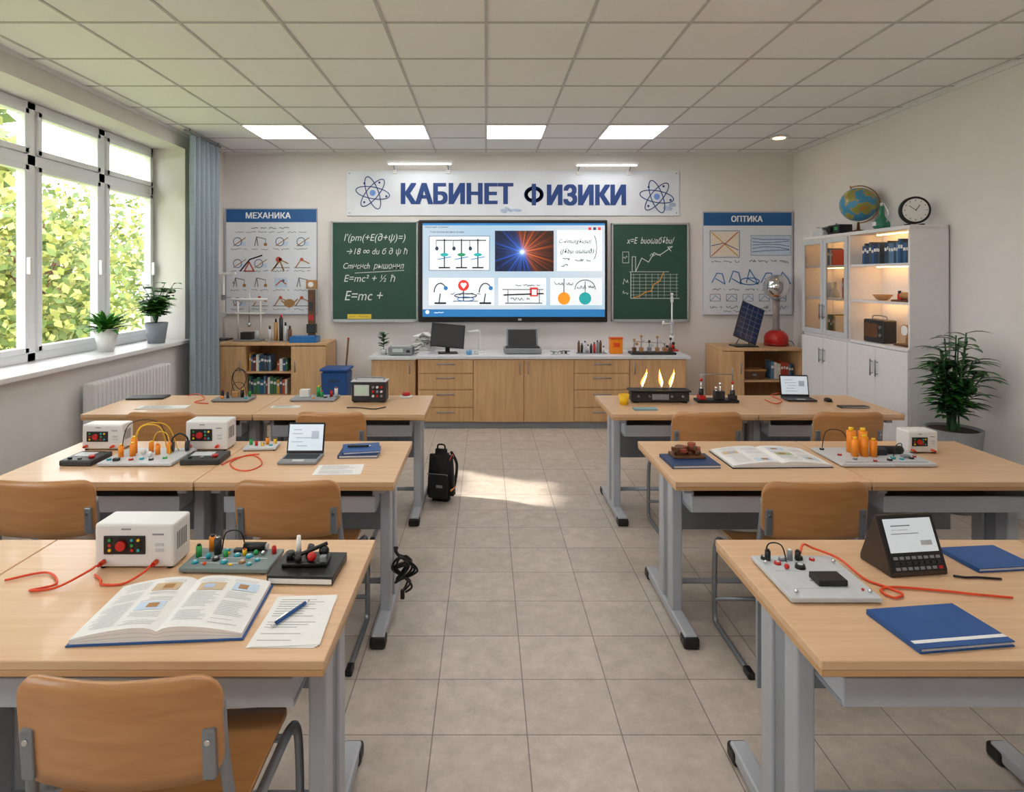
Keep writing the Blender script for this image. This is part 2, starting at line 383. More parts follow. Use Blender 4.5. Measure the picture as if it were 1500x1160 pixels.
b.outl(926,376,931,398,.8,CH);b.line([(922,398),(980,398)],.6,CH);b.outl(912,369,921,385,.6,CH);b.scrib(913,920,377,8,.6,CH);b.scrib(952,972,372,8,.6,CH)
for k in range(8):
    b.line([(928+k*9,401),(928+k*9,437)],.4,CH);b.line([(924,402+k*5),(993,402+k*5)],.4,CH)
b.line([(924,398),(924,437),(995,437)],1,CH)
OC=mat('chalk_orange','#e0a050',.9)
b.line([(928,436),(936,434),(945,428),(954,426),(958,416),(966,412),(972,399)],1.4,OC,3)
b.scrib(912,922,412,9,.6,CH);b.scrib(912,922,428,7,.6,CH);b.done()
# interactive display
SCR=bpy.data.materials.new('display_background');SCR.use_nodes=True
nt=SCR.node_tree;n=nt.nodes;l=nt.links;p=n['Principled BSDF'];tc=n.new('ShaderNodeTexCoord');no=n.new('ShaderNodeTexNoise');no.inputs['Scale'].default_value=.9;no.inputs['Detail'].default_value=1
cr=n.new('ShaderNodeValToRGB');cr.color_ramp.elements[0].position=.35;cr.color_ramp.elements[0].color=lin('#bfe0f6')+[1];cr.color_ramp.elements[1].position=.6;cr.color_ramp.elements[1].color=lin('#e8f2fa')+[1]
l.new(tc.outputs['Object'],no.inputs['Vector']);l.new(no.outputs[0],cr.inputs[0]);l.new(cr.outputs[0],p.inputs['Emission Color']);p.inputs['Emission Strength'].default_value=.7;p.inputs['Base Color'].default_value=(.02,.02,.02,1);p.inputs['Roughness'].default_value=.25
def em(nm,hx,s=.8):
    m=mat(nm,hx,.4,0,0,emit=s);return m
BUR=bpy.data.materials.new('display_light_burst');BUR.use_nodes=True
nt=BUR.node_tree;n=nt.nodes;l=nt.links;p=n['Principled BSDF'];p.inputs['Base Color'].default_value=(.01,.01,.01,1);p.inputs['Roughness'].default_value=.3
tc=n.new('ShaderNodeTexCoord');sp=n.new('ShaderNodeSeparateXYZ');l.new(tc.outputs['Object'],sp.inputs[0])
def mth(op,a,bb=None):
    q=n.new('ShaderNodeMath');q.operation=op
    for i,v in enumerate((a,bb)):
        if v is None:continue
        if isinstance(v,(int,float)):q.inputs[i].default_value=v
        else:l.new(v,q.inputs[i])
    return q.outputs[0]
D=7.24;bx=(765-VX)*D/F;bz=H-(369-VY)*D/F
dx=mth('SUBTRACT',sp.outputs[0],bx);dz=mth('SUBTRACT',sp.outputs[2],bz)
r=mth('SQRT',mth('ADD',mth('MULTIPLY',dx,dx),mth('MULTIPLY',dz,dz)))
an=mth('ARCTAN2',dz,dx);cb=n.new('ShaderNodeCombineXYZ');l.new(mth('MULTIPLY',an,5.0),cb.inputs[0]);no=n.new('ShaderNodeTexNoise');no.inputs['Scale'].default_value=1.6;no.inputs['Detail'].default_value=3;l.new(cb.outputs[0],no.inputs['Vector'])
ray=mth('ADD',mth('MULTIPLY',mth('POWER',no.outputs[0],6),34),.08)
core=mth('DIVIDE',.00045,mth('ADD',mth('MULTIPLY',r,r),.00012));fall=mth('POWER',2.718,mth('MULTIPLY',r,-7.5))
cm=n.new('ShaderNodeValToRGB');cm.color_ramp.elements[0].position=.5;cm.color_ramp.elements[0].color=lin('#1864e8')+[1];cm.color_ramp.elements[1].position=.56;cm.color_ramp.elements[1].color=lin('#ff7010')+[1]
l.new(mth('ADD',mth('MULTIPLY',mth('ADD',dx,mth('MULTIPLY',dz,.4)),1.0),.5),cm.inputs[0])
v1=n.new('ShaderNodeVectorMath');v1.operation='SCALE';l.new(cm.outputs[0],v1.inputs[0]);l.new(mth('MULTIPLY',ray,fall),v1.inputs['Scale'])
v2=n.new('ShaderNodeCombineXYZ');
for i in range(3):l.new(mth('MULTIPLY',core,(.6,.85,1.1)[i]),v2.inputs[i])
v3=n.new('ShaderNodeVectorMath');l.new(v1.outputs[0],v3.inputs[0]);l.new(v2.outputs[0],v3.inputs[1])
l.new(v3.outputs[0],p.inputs['Emission Color']);p.inputs['Emission Strength'].default_value=1
EK=em('display_black','#1a2430',.1);EB=em('display_blue','#2c7ab8',.4);EG=em('display_green','#2f9a6a',.3);ER=em('display_red','#e03a34',.4);EO=em('display_orange','#f59a2a',.4);ETL=em('display_teal','#2aa7a8',.4);EW=em('display_white','#f2f8fc',.35);EBK=em('display_ink','#34465a',.1)
b=B('interactive_display');b.d=7.26;p0=b.W(613,472);p1=b.W(890,322);b.b2(p0.x,p1.x,7.26,7.33,p0.z,p1.z,BLACK,.012);b.b2(-.3,.9,7.32,7.349,1.4,2.1,DARK);b.d=7.258
b.rect(619,327,886,464,SCR,0);b.rect(619,453,886,464,EB,1);b.rect(619,327,886,330,EB,1)
b.text('Лабораторный эксперимент',622,331,657,334.5,EBK,2);b.text('Электромагнитные волны',630,338,680,342,EBK,2)
b.rect(629,346,717,396,EW,1);b.outl(629,346,717,396,.8,EBK,2)
for x in (651,676,700):
    b.line([(x,350),(x,392)],1.6,EK,3);b.line([(x-12,352),(x+12,352)],1.4,EK,3);b.line([(x-8,392),(x+8,392)],2,EK,3);b.line([(x-12,352),(x-12,362)],.8,EK,3)
    b.ell(x,373,6,2.5,1,(EG,ER,ETL)[(x//20)%3],4,fill=True);b.line([(x-10,380),(x+10,376)],1.2,EB,3);b.ell(x-11,364,2.5,3,1,EBK,4,fill=True)
b.rect(725,338,811,397.5,BUR,2)
b.rect(816,337,882,397,EW,.6)
b.text('C-√mω(gδu)ω)',819,350,866,358,EBK,3,shear=.3);b.text('(Jδbμ uωω∂)',821,364,870,373,EBK,3,shear=.3);b.scrib(824,835,380,5,.9,EBK,3);b.scrib(842,866,381,3,.9,EBK,3);b.scrib(822,835,389,4,.8,EBK,3)
b.ell(866,362,8,20,.8,EBK,3,a0=-60,a1=60)
b.rect(628,407,724,447,EW,.6)
b.ell(679,418,8,8,1,ER,3,fill=True);b.ell(677,416.5,2.4,2.4,1,EW,4,fill=True);b.ell(681,416.5,2.4,2.4,1,EW,4.2,fill=True);b.poly([b.W(675,418,4.4),b.W(679,423,4.4),b.W(683,418,4.4),b.W(679,416,4.4)],EW)
for x in (645,711):
    b.ell(x,428,9,13,1.5,EBK,3,a0=180,a1=330);b.line([(x-8,444),(x+8,444)],2.5,EK,3);b.line([(x,430),(x-2,444)],1.5,EK,3);b.ell(x+8,422,3,3,1,EB,4,fill=True)
b.ell(682,433,16,3,1.3,EBK,3);b.line([(664,441),(700,441)],1,EBK,3);b.line([(679,426),(679,441)],1.4,EK,3);b.scrib(660,704,430,4,.8,EBK,3);b.ell(682,438,12,3,1.2,EB,3)
b.rect(730,407,800,447,EW,.6);b.line([(736,424),(796,424)],1,EBK,3);b.scrib(755,792,418,3,.9,EBK,3);b.line([(738,432),(796,430)],2,EK,3);b.rect(776,421,788,434,ER,2.8);b.rect(779,424,786,432,EW,3.4);b.line([(740,444),(794,444)],1.2,EBK,3);b.line([(744,425),(744,443)],1,EBK,3);b.line([(790,425),(790,443)],1,EBK,3);b.scrib(748,776,438,4,.8,EBK,3)
b.rect(806,407,882,447,EW,.6);b.ell(826,437,9,9,1,EO,3,fill=True);b.ell(857,437,9,9,1,ETL,3,fill=True);b.line([(826,428),(826,408)],1.2,EBK,3);b.ell(857,424,15,14,1,EBK,3,a0=180,a1=360);b.line([(857,428),(857,412)],1,EBK,3);b.scrib(812,840,415,6,.8,EBK,3);b.scrib(845,872,420,6,.8,EBK,3)
b.ell(626,457,3,3,1,EW,3,fill=True);b.scrib(636,650,458,2,.8,EW,3);b.rect(869,333,873,337,EBK,2);b.rect(876,333,880,337,ER,2);b.rect(862,333,866,337,ER,2)
b.rect(759,466.5,764,469.5,LGREY,1);b.done()
# ------------------------------------------------------------------ counter
CT=mat('counter_top','#dcdee4',.3)
b=B('teacher_lab_counter');yf=6.74
b.b2(-.75,2.2,yf+.02,7.335,.07,.765,CW);b.b2(-.75,2.2,yf+.05,7.33,0,.07,STEELD);b.b2(-.78,2.24,yf-.02,7.335,.765,.8,CT,.005)
def dz(py):return H-(py-VY)*yf/F
for x0,x1 in ((-.745,-.14),(.965,1.575)):
    zs=[.76,dz(547),dz(571),dz(597),.075]
    for k in range(4):
        b.b2(x0+.004,x1-.004,yf,yf+.02,zs[k+1]+.004,zs[k]-.004,CW,.003);zc=zs[k]-.05
        b.cyl(((x0+x1)/2-.1,yf-.022,zc),((x0+x1)/2+.1,yf-.022,zc),.006,STEELM);
        for q in (-.09,.09):b.cyl(((x0+x1)/2+q,yf-.022,zc),((x0+x1)/2+q,yf,zc),.005,STEELM)
for x0,x1,hx in ((-.14,.415,.37),(.415,.965,.46),(1.575,2.195,1.63)):
    b.b2(x0+.003,x1-.003,yf,yf+.02,.075,.758,CW,.003);b.cyl((hx,yf-.022,.6),(hx,yf-.022,.73),.006,STEELM)
    for q in (.61,.72):b.cyl((hx,yf-.022,q),(hx,yf,q),.005,STEELM)
b.done()
b=B('side_base_cabinet');b.b2(-1.29,-.79,6.92,7.335,.06,.735,CW);b.b2(-1.27,-.79,6.94,7.33,0,.06,STEELD);b.b2(-1.32,-.785,6.88,7.335,.735,.77,CT,.005)
b.b2(-1.285,-.795,6.905,6.92,.065,.73,CW,.003);b.cyl((-.86,6.885,.58),(-.86,6.885,.7),.006,STEELM);b.cyl((-.86,6.885,.6),(-.86,6.91,.6),.005,STEELM);b.cyl((-.86,6.885,.68),(-.86,6.91,.68),.005,STEELM);b.done()
# low bookcases
bookc=['#2b5d8c','#3f6f4b','#b5482f','#d8d2c4','#28415e','#c79a3e','#5c7f9e','#e3e1da','#7a3b34','#37765f','#46505c']
BM=[mat('book_%d'%i,c,.6) for i,c in enumerate(bookc)]
def books(x0,x1,y,z,hmax,name='row_of_books',axis='x',pool=BM):
    b=B(name);x=0;L=x1-x0
    while x<L-.02:
        w=R(.018,.04);h=hmax*R(.78,1);m=random.choice(pool)
        if x+w>L:break
        if axis=='x':
            b.b2(x0+x,x0+x+w-.002,y,y+.14,z,z+h,m,.002);b.b2(x0+x+.003,x0+x+w-.005,y-.0008,y,z+h*.6,z+h*.75,PAPER)
        else:
            b.b2(y,y+.14,x0+x,x0+x+w-.002,z,z+h,m,.002);b.b2(y-.0008,y,x0+x+.003,x0+x+w-.005,z+h*.6,z+h*.75,PAPER)
        x+=w
    b.done()
b=B('low_bookcase');x0,x1,y0,y1,zt=-3.02,-1.79,6.9,7.335,.925
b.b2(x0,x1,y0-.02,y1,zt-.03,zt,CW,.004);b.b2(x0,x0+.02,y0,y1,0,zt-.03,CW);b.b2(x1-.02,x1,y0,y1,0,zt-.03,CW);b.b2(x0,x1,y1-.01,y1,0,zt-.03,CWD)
b.b2(-2.72,-2.70,y0,y1,0,zt-.03,CW);b.b2(-2.19,-2.17,y0,y1,0,zt-.03,CW);b.b2(x0,x1,y0,y1,.04,.06,CW)
b.b2(-2.7,-2.19,y0+.01,y1,.58,.6,CW);b.b2(-2.7,-2.19,y0+.01,y1,.32,.34,CW)
b.b2(x0+.005,-2.705,y0-.018,y0,.04,.885,CW,.003);b.b2(-2.185,x1-.005,y0-.018,y0,.04,.885,CW,.003)
b.cyl((-2.75,y0-.035,.6),(-2.75,y0-.035,.72),.006,STEELM);b.cyl((-2.14,y0-.035,.6),(-2.14,y0-.035,.72),.006,STEELM)
for hx in (-2.75,-2.14):
    for q in (.62,.7):b.cyl((hx,y0-.035,q),(hx,y0-.015,q),.004,STEELM)
b.done()
books(-2.68,-2.24,6.95,.3405,.2);books(-2.68,-2.42,6.95,.6005,.2);books(-2.36,-2.22,6.95,.6005,.14)
b=B('open_side_cabinet');x0,x1,y0,zt=2.62,3.5,6.8,.877
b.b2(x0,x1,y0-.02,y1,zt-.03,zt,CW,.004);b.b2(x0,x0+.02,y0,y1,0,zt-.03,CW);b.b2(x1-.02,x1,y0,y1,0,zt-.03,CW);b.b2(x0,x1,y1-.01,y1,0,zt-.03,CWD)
b.b2(2.84,2.86,y0,y1,0,zt-.03,CW);b.b2(x0+.005,2.845,y0-.018,y0,.04,.84,CW,.003);b.b2(2.86,x1-.02,y0+.01,y1,.5,.52,CW);b.b2(2.86,x1-.02,y0+.01,y1,.2,.22,CW)
b.cyl((2.81,y0-.035,.6),(2.81,y0-.035,.72),.006,STEELM)
for q in (.62,.7):b.cyl((2.81,y0-.035,q),(2.81,y0-.015,q),.004,STEELM)
b.done()
b=B('wooden_storage_box');b.b2(-.12,.12,-.08,.08,0,.09,BROWN,.005);b.b2(-.13,.13,-.09,.09,.09,.11,TAN,.004);b.box((0,-.085,.05),(.04,.012,.02),STEELM);b.done((3.0,6.95,.5205))
books(3.2,3.46,6.9,.5205,.2)
# tall cabinet
b=B('white_display_cabinet');x0,x1,y0,ym,y1c,zt,zs=3.353,3.66,4.86,5.675,6.49,2.08,1.08
t=.022
b.b2(x0,x1,y0,y1c,zt-.03,zt,WHITE,.003);b.b2(x0,x1,y0,y1c,zs-.012,zs+.012,WHITE);b.b2(x0+.02,x1,y0,y1c,.0,.08,STEELD)
for y in (y0,ym-t/2,y1c-t):b.b2(x0,x1,y,y+t,.0,zt-.02,WHITE,.002)
b.b2(x1-.01,x1,y0,y1c,.08,zt,WHITE)
for z in (1.45,1.77):b.b2(x0+.01,x1,y0+t,y1c-t,z-.01,z+.01,WHITE)
for ya,yc in ((y0,ym),(ym,y1c)):
    mid=(ya+yc)/2
    for p_,q_ in ((ya+.004,mid-.002),(mid+.002,yc-.004)):
        b.b2(x0-.018,x0,p_,q_,.09,zs-.015,WHITE,.003)
    for q in (mid-.035,mid+.035):
        b.cyl((x0-.04,q,.82),(x0-.04,q,.96),.006,STEELM)
        for zz in (.84,.94):b.cyl((x0-.04,q,zz),(x0-.015,q,zz),.004,STEELM)
ya,yc=ym,y1c;mid=(ya+yc)/2
for p_,q_ in ((ya+.004,mid-.002),(mid+.002,yc-.004)):
    w=.05
    b.b2(x0-.018,x0,p_,p_+w,zs+.015,zt-.035,LGREY,.003);b.b2(x0-.018,x0,q_-w,q_,zs+.015,zt-.035,LGREY,.003)
    b.b2(x0-.018,x0,p_+w,q_-w,zs+.015,zs+.015+w,LGREY,.003);b.b2(x0-.018,x0,p_+w,q_-w,zt-.035-w,zt-.035,LGREY,.003)
    b.poly([(x0-.009,p_+w,zs+.06),(x0-.009,q_-w,zs+.06),(x0-.009,q_-w,zt-.08),(x0-.009,p_+w,zt-.08)],GLT)
for q in (mid-.03,mid+.03):b.cyl((x0-.04,q,1.25),(x0-.04,q,1.4),.006,STEELM);b.cyl((x0-.04,q,1.27),(x0-.015,q,1.27),.004,STEELM);b.cyl((x0-.04,q,1.38),(x0-.015,q,1.38),.004,STEELM)
for z in (1.436,1.756,2.046):
    b.b2(x1-.09,x1-.075,y0+.06,ym-.06,z-.004,z+.003,WARM);b.b2(x1-.09,x1-.075,ym+.06,y1c-.06,z-.004,z+.003,WARM)
b.done()
books(4.95,5.3,3.42,1.781,.21,axis='y',pool=[BM[0],BM[4],BM[6],BM[10]]);books(5.34,5.62,3.42,1.781,.2,axis='y',pool=[BM[0],BM[4],BM[9],BM[10]])
b=B('toy_steam_engine');b.b2(-.05,.05,-.13,.13,0,.015,BROWN,.003);b.cyl((0,-.09,.05),(0,.05,.05),.03,TAN);b.cyl((0,.09,.015),(0,.09,.09),.012,DARK);b.cyl((-.03,-.1,.03),(.03,-.1,.03),.03,BROWN);b.box((0,.06,.04),(.05,.05,.05),RED,.005);b.done((3.48,5.08,1.4605))
b=B('ceramic_bowl');b.lathe([(.03,0),(.05,.01),(.08,.05),(.076,.05),(.03,.012)],(0,0,0),TAN);b.done((3.5,5.42,1.4605))
b=B('vintage_radio');b.box((0,0,.1),(.12,.28,.2),DARK,.012);b.box((-.062,.02,.105),(.006,.18,.12),BROWN,.002);b.cyl((-.06,-.11,.14),(-.075,-.11,.14),.014,STEELM);b.cyl((-.06,-.11,.07),(-.075,-.11,.07),.014,STEELM);b.tube([(0,-.1,.2),(0,-.08,.23),(0,.08,.23),(0,.1,.2)],.005,STEELM);b.done((3.46,5.4,1.0925))
b=B('brass_measuring_device');b.box((0,0,.01),(.12,.16,.02),BROWN,.003);b.cyl((0,0,.02),(0,0,.12),.01,TAN);b.cyl((-.02,0,.13),(.02,0,.13),.05,TAN);b.cyl((-.024,0,.13),(-.021,0,.13),.042,PAPER);b.done((3.48,5.08,1.0925))
for y,z in ((5.85,1.0925),(6.2,1.4605),(5.9,1.781)):
    b=B('glass_flask')
    b.lathe([(.035,0),(.045,.01),(.04,.05),(.014,.1),(.014,.15),(.018,.155)],(0,0,0),random.choice([TAN,LGREY,BROWN]));b.cyl((0,.09,0),(0,.09,R(.08,.16)),.03,random.choice([TAN,LGREY,WP]));b.done((3.5,y-.04,z))
books(6.05,6.3,3.44,1.0925,.2,axis='y');books(5.75,5.98,3.44,1.4605,.2,axis='y');books(6.1,6.3,3.44,1.781,.18,axis='y')
# on top of cabinet
b=B('desk_globe')
GM=bpy.data.materials.new('globe_map');GM.use_nodes=True;nt=GM.node_tree;n=nt.nodes;l=nt.links;p=n['Principled BSDF'];tc=n.new('ShaderNodeTexCoord');no=n.new('ShaderNodeTexNoise');no.inputs['Scale'].default_value=9;no.inputs['Detail'].default_value=6
cr=n.new('ShaderNodeValToRGB');e=cr.color_ramp.elements;e[0].position=.5;e[0].color=lin('#3f8fb8')+[1];e[1].position=.52;e[1].color=lin('#b99a4e')+[1];q=e.new(.6);q.color=lin('#7f9a4c')+[1];q=e.new(.68);q.color=lin('#c07a3e')+[1]
l.new(tc.outputs['Object'],no.inputs[0]);l.new(no.outputs[0],cr.inputs[0]);l.new(cr.outputs[0],p.inputs['Base Color']);p.inputs['Roughness'].default_value=.3
b.lathe([(.09,0),(.095,.008),(.05,.02),(.015,.03),(.01,.1)],(0,0,0),BROWN);b.sph((0,0,.265),.158,GM,seg=36)
b.tube([(.174*math.sin(a)*.92,-.174*math.sin(a)*.38,.265+.174*math.cos(a)) for a in [math.radians(q) for q in range(-20,181,20)]],.006,TAN);b.cyl((-.055,.02,.415),(-.062,.024,.44),.008,TAN);b.done((3.49,5.76,zt+.0005))
b=B('green_flask');b.lathe([(.035,0),(.055,.02),(.055,.05),(.02,.1),(.014,.17),(.018,.175)],(0,0,0),mat('green_glass','#2c7a5c',.1));b.cyl((0,0,.175),(0,0,.2),.012,WP);b.box((-.055,0,.045),(.004,.04,.03),PAPER);b.tube([(0,-.05,.05),(0,-.08,.11),(0,-.05,.16),(0,-.02,.2),(0,.03,.25)],.003,CHROME);b.done((3.49,5.42,zt+.0005),sc=1.2)
b=B('projector_box');b.box((0,0,.05),(.14,.2,.1),DARK,.01);b.cyl((-.07,.03,.055),(-.1,.03,.055),.03,BLACK);b.box((-.072,-.06,.06),(.004,.05,.03),GRN);b.cyl((0,.06,.1),(0,.06,.12),.01,GRN);b.done((3.5,6.08,zt+.0005))
b=B('small_metal_scale');b.box((0,0,.03),(.14,.2,.06),LGREY,.01);b.cyl((0,0,.06),(0,0,.09),.02,STEELM);b.lathe([(.06,.09),(.08,.1),(.078,.1)],(0,0,0),CHROME);b.done((3.5,6.36,zt+.0005))
b=B('table_clock');b.cyl((0,-.02,.13),(0,.02,.13),.112,BLACK,seg=40);b.cyl((0,-.023,.13),(0,-.0205,.13),.094,PAPER,seg=40)
for k in range(12):
    a=k*math.pi/6;b.box((.08*math.sin(a),-.0245,.13+.08*math.cos(a)),(.004,.002,.012),BLACK,rot=(0,a,0))
b.box((.015,-.0255,.15),(.005,.002,.05),BLACK,rot=(0,.6,0));b.box((-.02,-.0265,.145),(.004,.002,.07),BLACK,rot=(0,-.9,0));b.box((-.05,0,.01),(.03,.06,.02),BLACK,.004);b.box((.05,0,.01),(.03,.06,.02),BLACK,.004);b.done((3.5,5.02,zt+.0005),-.25)
# ------------------------------------------------------------------ desks & chairs
def desk(x0,x1,y0,y1):
    b=B('school_desk');cx=(x0+x1)/2;cy=(y0+y1)/2;w=x1-x0-.004;dp=y1-y0
    b.box((0,0,.7385),(w,dp,.023),DW,.003);b.box((0,0,.7185),(w-.004,dp-.004,.017),EDGE,.002)
    hx=w/2-.075
    for sx in (-1,1):
        x=sx*hx
        b.box((x,-.09,.37),(.05,.075,.66),STEEL,.006);b.box((x,.06,.37),(.05,.075,.66),STEEL,.006);b.box((x,-.015,.37),(.03,.08,.62),STEELD)
        b.box((x,0,.695),(.045,dp-.1,.03),STEEL,.004)
        b.box((x,0,.035),(.06,dp-.02,.045),STEEL,.008)
        for sy in (-1,1):b.box((x,sy*(dp/2-.03),.025),(.072,.07,.05),BLACK,.012)
    iw=2*hx-.05
    b.box((0,-.1,.585),(iw,.3,.012),STEELD);b.box((0,-dp/2+.085,.62),(iw,.012,.075),STEEL,.003);b.box((0,.05,.64),(iw,.012,.1),STEELD)
    b.box((0,dp/2-.1,.50),(iw,.014,.40),STEELD,.002);b.box((0,-.015,.69),(iw,.04,.03),STEEL)
    for sx in (-1,1):b.box((sx*(iw/2-.008),-.1,.645),(.012,.3,.12),STEEL)
    b.cyl((-hx,.0,.58-.44),(hx,.0,.14),.014,STEEL)
    b.done((cx,cy,0))
for x0,x1,y0,y1 in ((-1.5,-.385,1.47,2.15),(-2.62,-1.5,1.47,2.15),(-1.31,-.41,2.75,3.436),(-2.25,-1.31,2.75,3.436),(-1.56,-.405,4.1,4.76),(-2.71,-1.56,4.1,4.76),
    (.8,1.86,1.47,2.15),(1.86,2.92,1.47,2.15),(.845,1.73,2.75,3.436),(1.73,2.62,2.75,3.436),(.84,1.82,4.1,4.76),(1.82,2.8,4.1,4.76)):desk(x0,x1,y0,y1)
def rpanel(b,w,h,r,f,m,th,nx=20):
    "rounded plywood panel; f(x,v)->point of mid surface"
    xs=[-w/2+r*(1-math.cos(a*math.pi/10)) for a in range(6)]+[-w/2+r+(w-2*r)*i/10 for i in range(1,10)]+[w/2-r+r*math.sin(a*math.pi/10) for a in range(6)]
    rows=[[],[]]
    for x in xs:
        e=max(0,abs(x)-(w/2-r));ins=r-math.sqrt(max(0,r*r-e*e));lo=ins;hi=h-ins
        for s_ in (0,1):rows[s_].append([f(x,lo+(hi-lo)*j/8,(s_-.5)*th) for j in range(9)])
    t=bmesh.new();V=[[[t.verts.new(p) for p in c] for c in rows[s_]] for s_ in (0,1)];n_=len(xs)
    for i in range(n_-1):
        for j in range(8):
            a=V[0];t.faces.new((a[i][j],a[i+1][j],a[i+1][j+1],a[i][j+1]));a=V[1];t.faces.new((a[i][j+1],a[i+1][j+1],a[i+1][j],a[i][j]))
        for j,o in ((0,1),(8,0)):t.faces.new((V[0][i][j],V[1][i][j],V[1][i+1][j],V[0][i+1][j]) if o else (V[0][i+1][j],V[1][i+1][j],V[1][i][j],V[0][i][j]))
    for i in (0,n_-1):
        for j in range(8):t.faces.new((V[0][i][j],V[0][i][j+1],V[1][i][j+1],V[1][i][j]))
    bmesh.ops.remove_doubles(t,verts=t.verts,dist=.0002);bmesh.ops.recalc_face_normals(t,faces=t.faces);b.add(t,m,True)
def chair(x,y,rz=0):
    b=B('school_chair')
    rpanel(b,.43,.235,.055,lambda x,v,o:Vector((x,-.035*math.cos(x/.215*math.pi/2)-.02*(v/.235)+o,.605+v)),PLY,.013)
    rpanel(b,.44,.41,.06,lambda x,v,o:Vector((x,.03+v,.452+o+.012*(x/.2)**2-.02*max(0,(v-.3)/.11)**2)),PLY,.013)
    for s_ in (-1,1):
        b.tube([(s_*.205,-.005,.76),(s_*.208,.012,.62),(s_*.222,.04,.47),(s_*.228,.08,.435),(s_*.23,.2,.432),(s_*.232,.36,.43),(s_*.236,.42,.4),(s_*.24,.435,.3),(s_*.24,.44,.08),(s_*.24,.425,.022),(s_*.24,.38,.014),(s_*.24,.2,.014),(s_*.24,.04,.014)],.0125,STEELM,seg=10,sub=4)
        b.box((s_*.19,-.018,.67),(.028,.02,.11),STEELM,.004,rot=(.06,0,0));b.box((s_*.24,.05,.014),(.03,.06,.028),BLACK,.006)
        b.cyl((s_*.19,-.03,.7),(s_*.19,-.034,.7),.006,CHROME)
    b.cyl((-.23,.12,.43),(.23,.12,.43),.01,STEELM);b.cyl((-.23,.34,.43),(.23,.34,.43),.01,STEELM);b.cyl((-.24,.435,.12),(.24,.435,.12),.01,STEELM)
    b.done((x,y,0),rz)
for x,y in ((-.815,2.54),(-1.82,2.54),(1.34,2.52),(-.955,3.8),(-2.0,3.8),(1.36,3.8),(2.23,3.8),(-.77,1.31)):chair(x,y)
# ------------------------------------------------------------------ books, papers
def open_book(w,dp,rz,cover=BLUE,th=.022,z=.7505,seed=1,xy=None):
    x,y=xy;random.seed(seed);b=B('open_textbook')
    b.box((0,0,.002),(2*w+.012,dp+.012,.004),cover,.0015)
    pr=lambda u:.006+th*(math.sin(math.pi*min(1,(u*.9+.03))**.5)**.7)+.003
    N=14
    for s_ in (-1,1):
        us=[i/N for i in range(N+1)]
        top=[[(s_*u*w,v*dp/2,pr(u)) for u in us] for v in (-1,0,1)]
        b.grid(top,PAPER)
        for v in (-1,1):
            b.grid([[(s_*u*w,v*dp/2,.004) for u in us],[(s_*u*w,v*dp/2,pr(u)) for u in us]],PAPER)
            for q in (.35,.65):b.grid([[(s_*u*w,v*(dp/2+.0004),.004+(pr(u)-.004)*q-.0006) for u in us],[(s_*u*w,v*(dp/2+.0004),.004+(pr(u)-.004)*q+.0006) for u in us]],LGREY)
        b.poly([(s_*w,-dp/2,.004),(s_*w,dp/2,.004),(s_*w,dp/2,pr(1)),(s_*w,-dp/2,pr(1))],PAPER)
        def patch(u0,u1,v0,v1,m,o=.0007):
            k=4;b.grid([[(s_*(u0+(u1-u0)*i/k)*w,v*dp/2,pr(u0+(u1-u0)*i/k)+o+.0004) for i in range(k+1)] for v in (v0,v1)],m)
        for c0,c1 in ((.1,.5),(.55,.93)):
            v=.85
            while v>-.85:
                if R(0,1)<.08:
                    patch(c0+.03,c1-.03,v-.32,v,random.choice([PT,mat('pic_tan','#cdb391'),mat('pic_green','#a9b98c')]),.0009);patch(c0+.1,c1-.16,v-.25,v-.08,random.choice([PBR,BLS,GREY]),.0016);v-=.4
                elif R(0,1)<.14:v-=.09
                else:
                    patch(c0,c1-R(0,.12),v-.01,v,INKS);v-=.055
    return b.done((x,y,z),rz)
random.seed(3)
open_book(.21,.265,.07,xy=(-.838,1.675),th=.03,seed=5)
open_book(.24,.28,.03,xy=(1.42,3.09),th=.022,seed=6,cover=BLACK)
random.seed(11)
def sheet(x,y,w,dp,rz,name='paper_sheet',z=.7505,n=2):
    b=B(name)
    for k in range(n):b.box((.002*k,.002*k,.0006+.0013*k),(w,dp,.0012),PAPER,0,(0,0,.03*k))
    zt=.0012+.0013*(n-1)+.0004
    v=dp*.42
    while v>-dp*.42:
        ww=w*R(.45,.75);b.box((-w*.4+ww/2,v,zt+.0002),(ww,dp*.006,.0003),INKS);v-=dp*(.05 if R(0,1)>.2 else .12)
    b.done((x,y,z),rz)
sheet(-.51,1.64,.17,.24,.0,n=3)
b=B('ballpoint_pen');b.cyl((-.06,0,.006),(.05,0,.006),.005,BLUE);b.cyl((.05,0,.006),(.068,0,.006),.005,CHROME,.001);b.cyl((-.06,0,.006),(-.075,0,.006),.004,CHROME);b.box((-.04,0,.013),(.045,.003,.002),CHROME);b.done((-.525,1.665,.7556),math.radians(64))
def book(x,y,w,dp,h,m,rz,z=.7505,stripe=None,name='hardcover_notebook'):
    b=B(name);b.box((0,0,.0015),(w,dp,.003),m,.001);b.box((.003,0,h/2),(w-.01,dp-.01,h-.006),PAPER);b.box((0,0,h-.0015),(w,dp,.003),m,.001);b.box((-w/2+.002,0,h/2),(.004,dp,h),m,.0015)
    if stripe:b.box((0,-dp*.36,h+.0004),(w-.004,.012,.0008),stripe)
    b.done((x,y,z),rz)
book(1.175,1.60,.26,.18,.014,BLUE,.12,stripe=PAPER)
book(1.62,1.99,.2,.15,.014,BLUE,.1)
book(-.655,3.19,.2,.17,.016,NAVY,.05);book(-.65,3.2,.19,.16,.014,BLUE,.2,z=.767)
b=B('ballpoint_pen');b.cyl((-.06,0,.006),(.05,0,.006),.005,BLACK);b.cyl((.05,0,.006),(.065,0,.006),.005,CHROME,.001);b.box((-.04,0,.013),(.04,.003,.002),CHROME);b.done((-.66,3.2,.7813),.1)
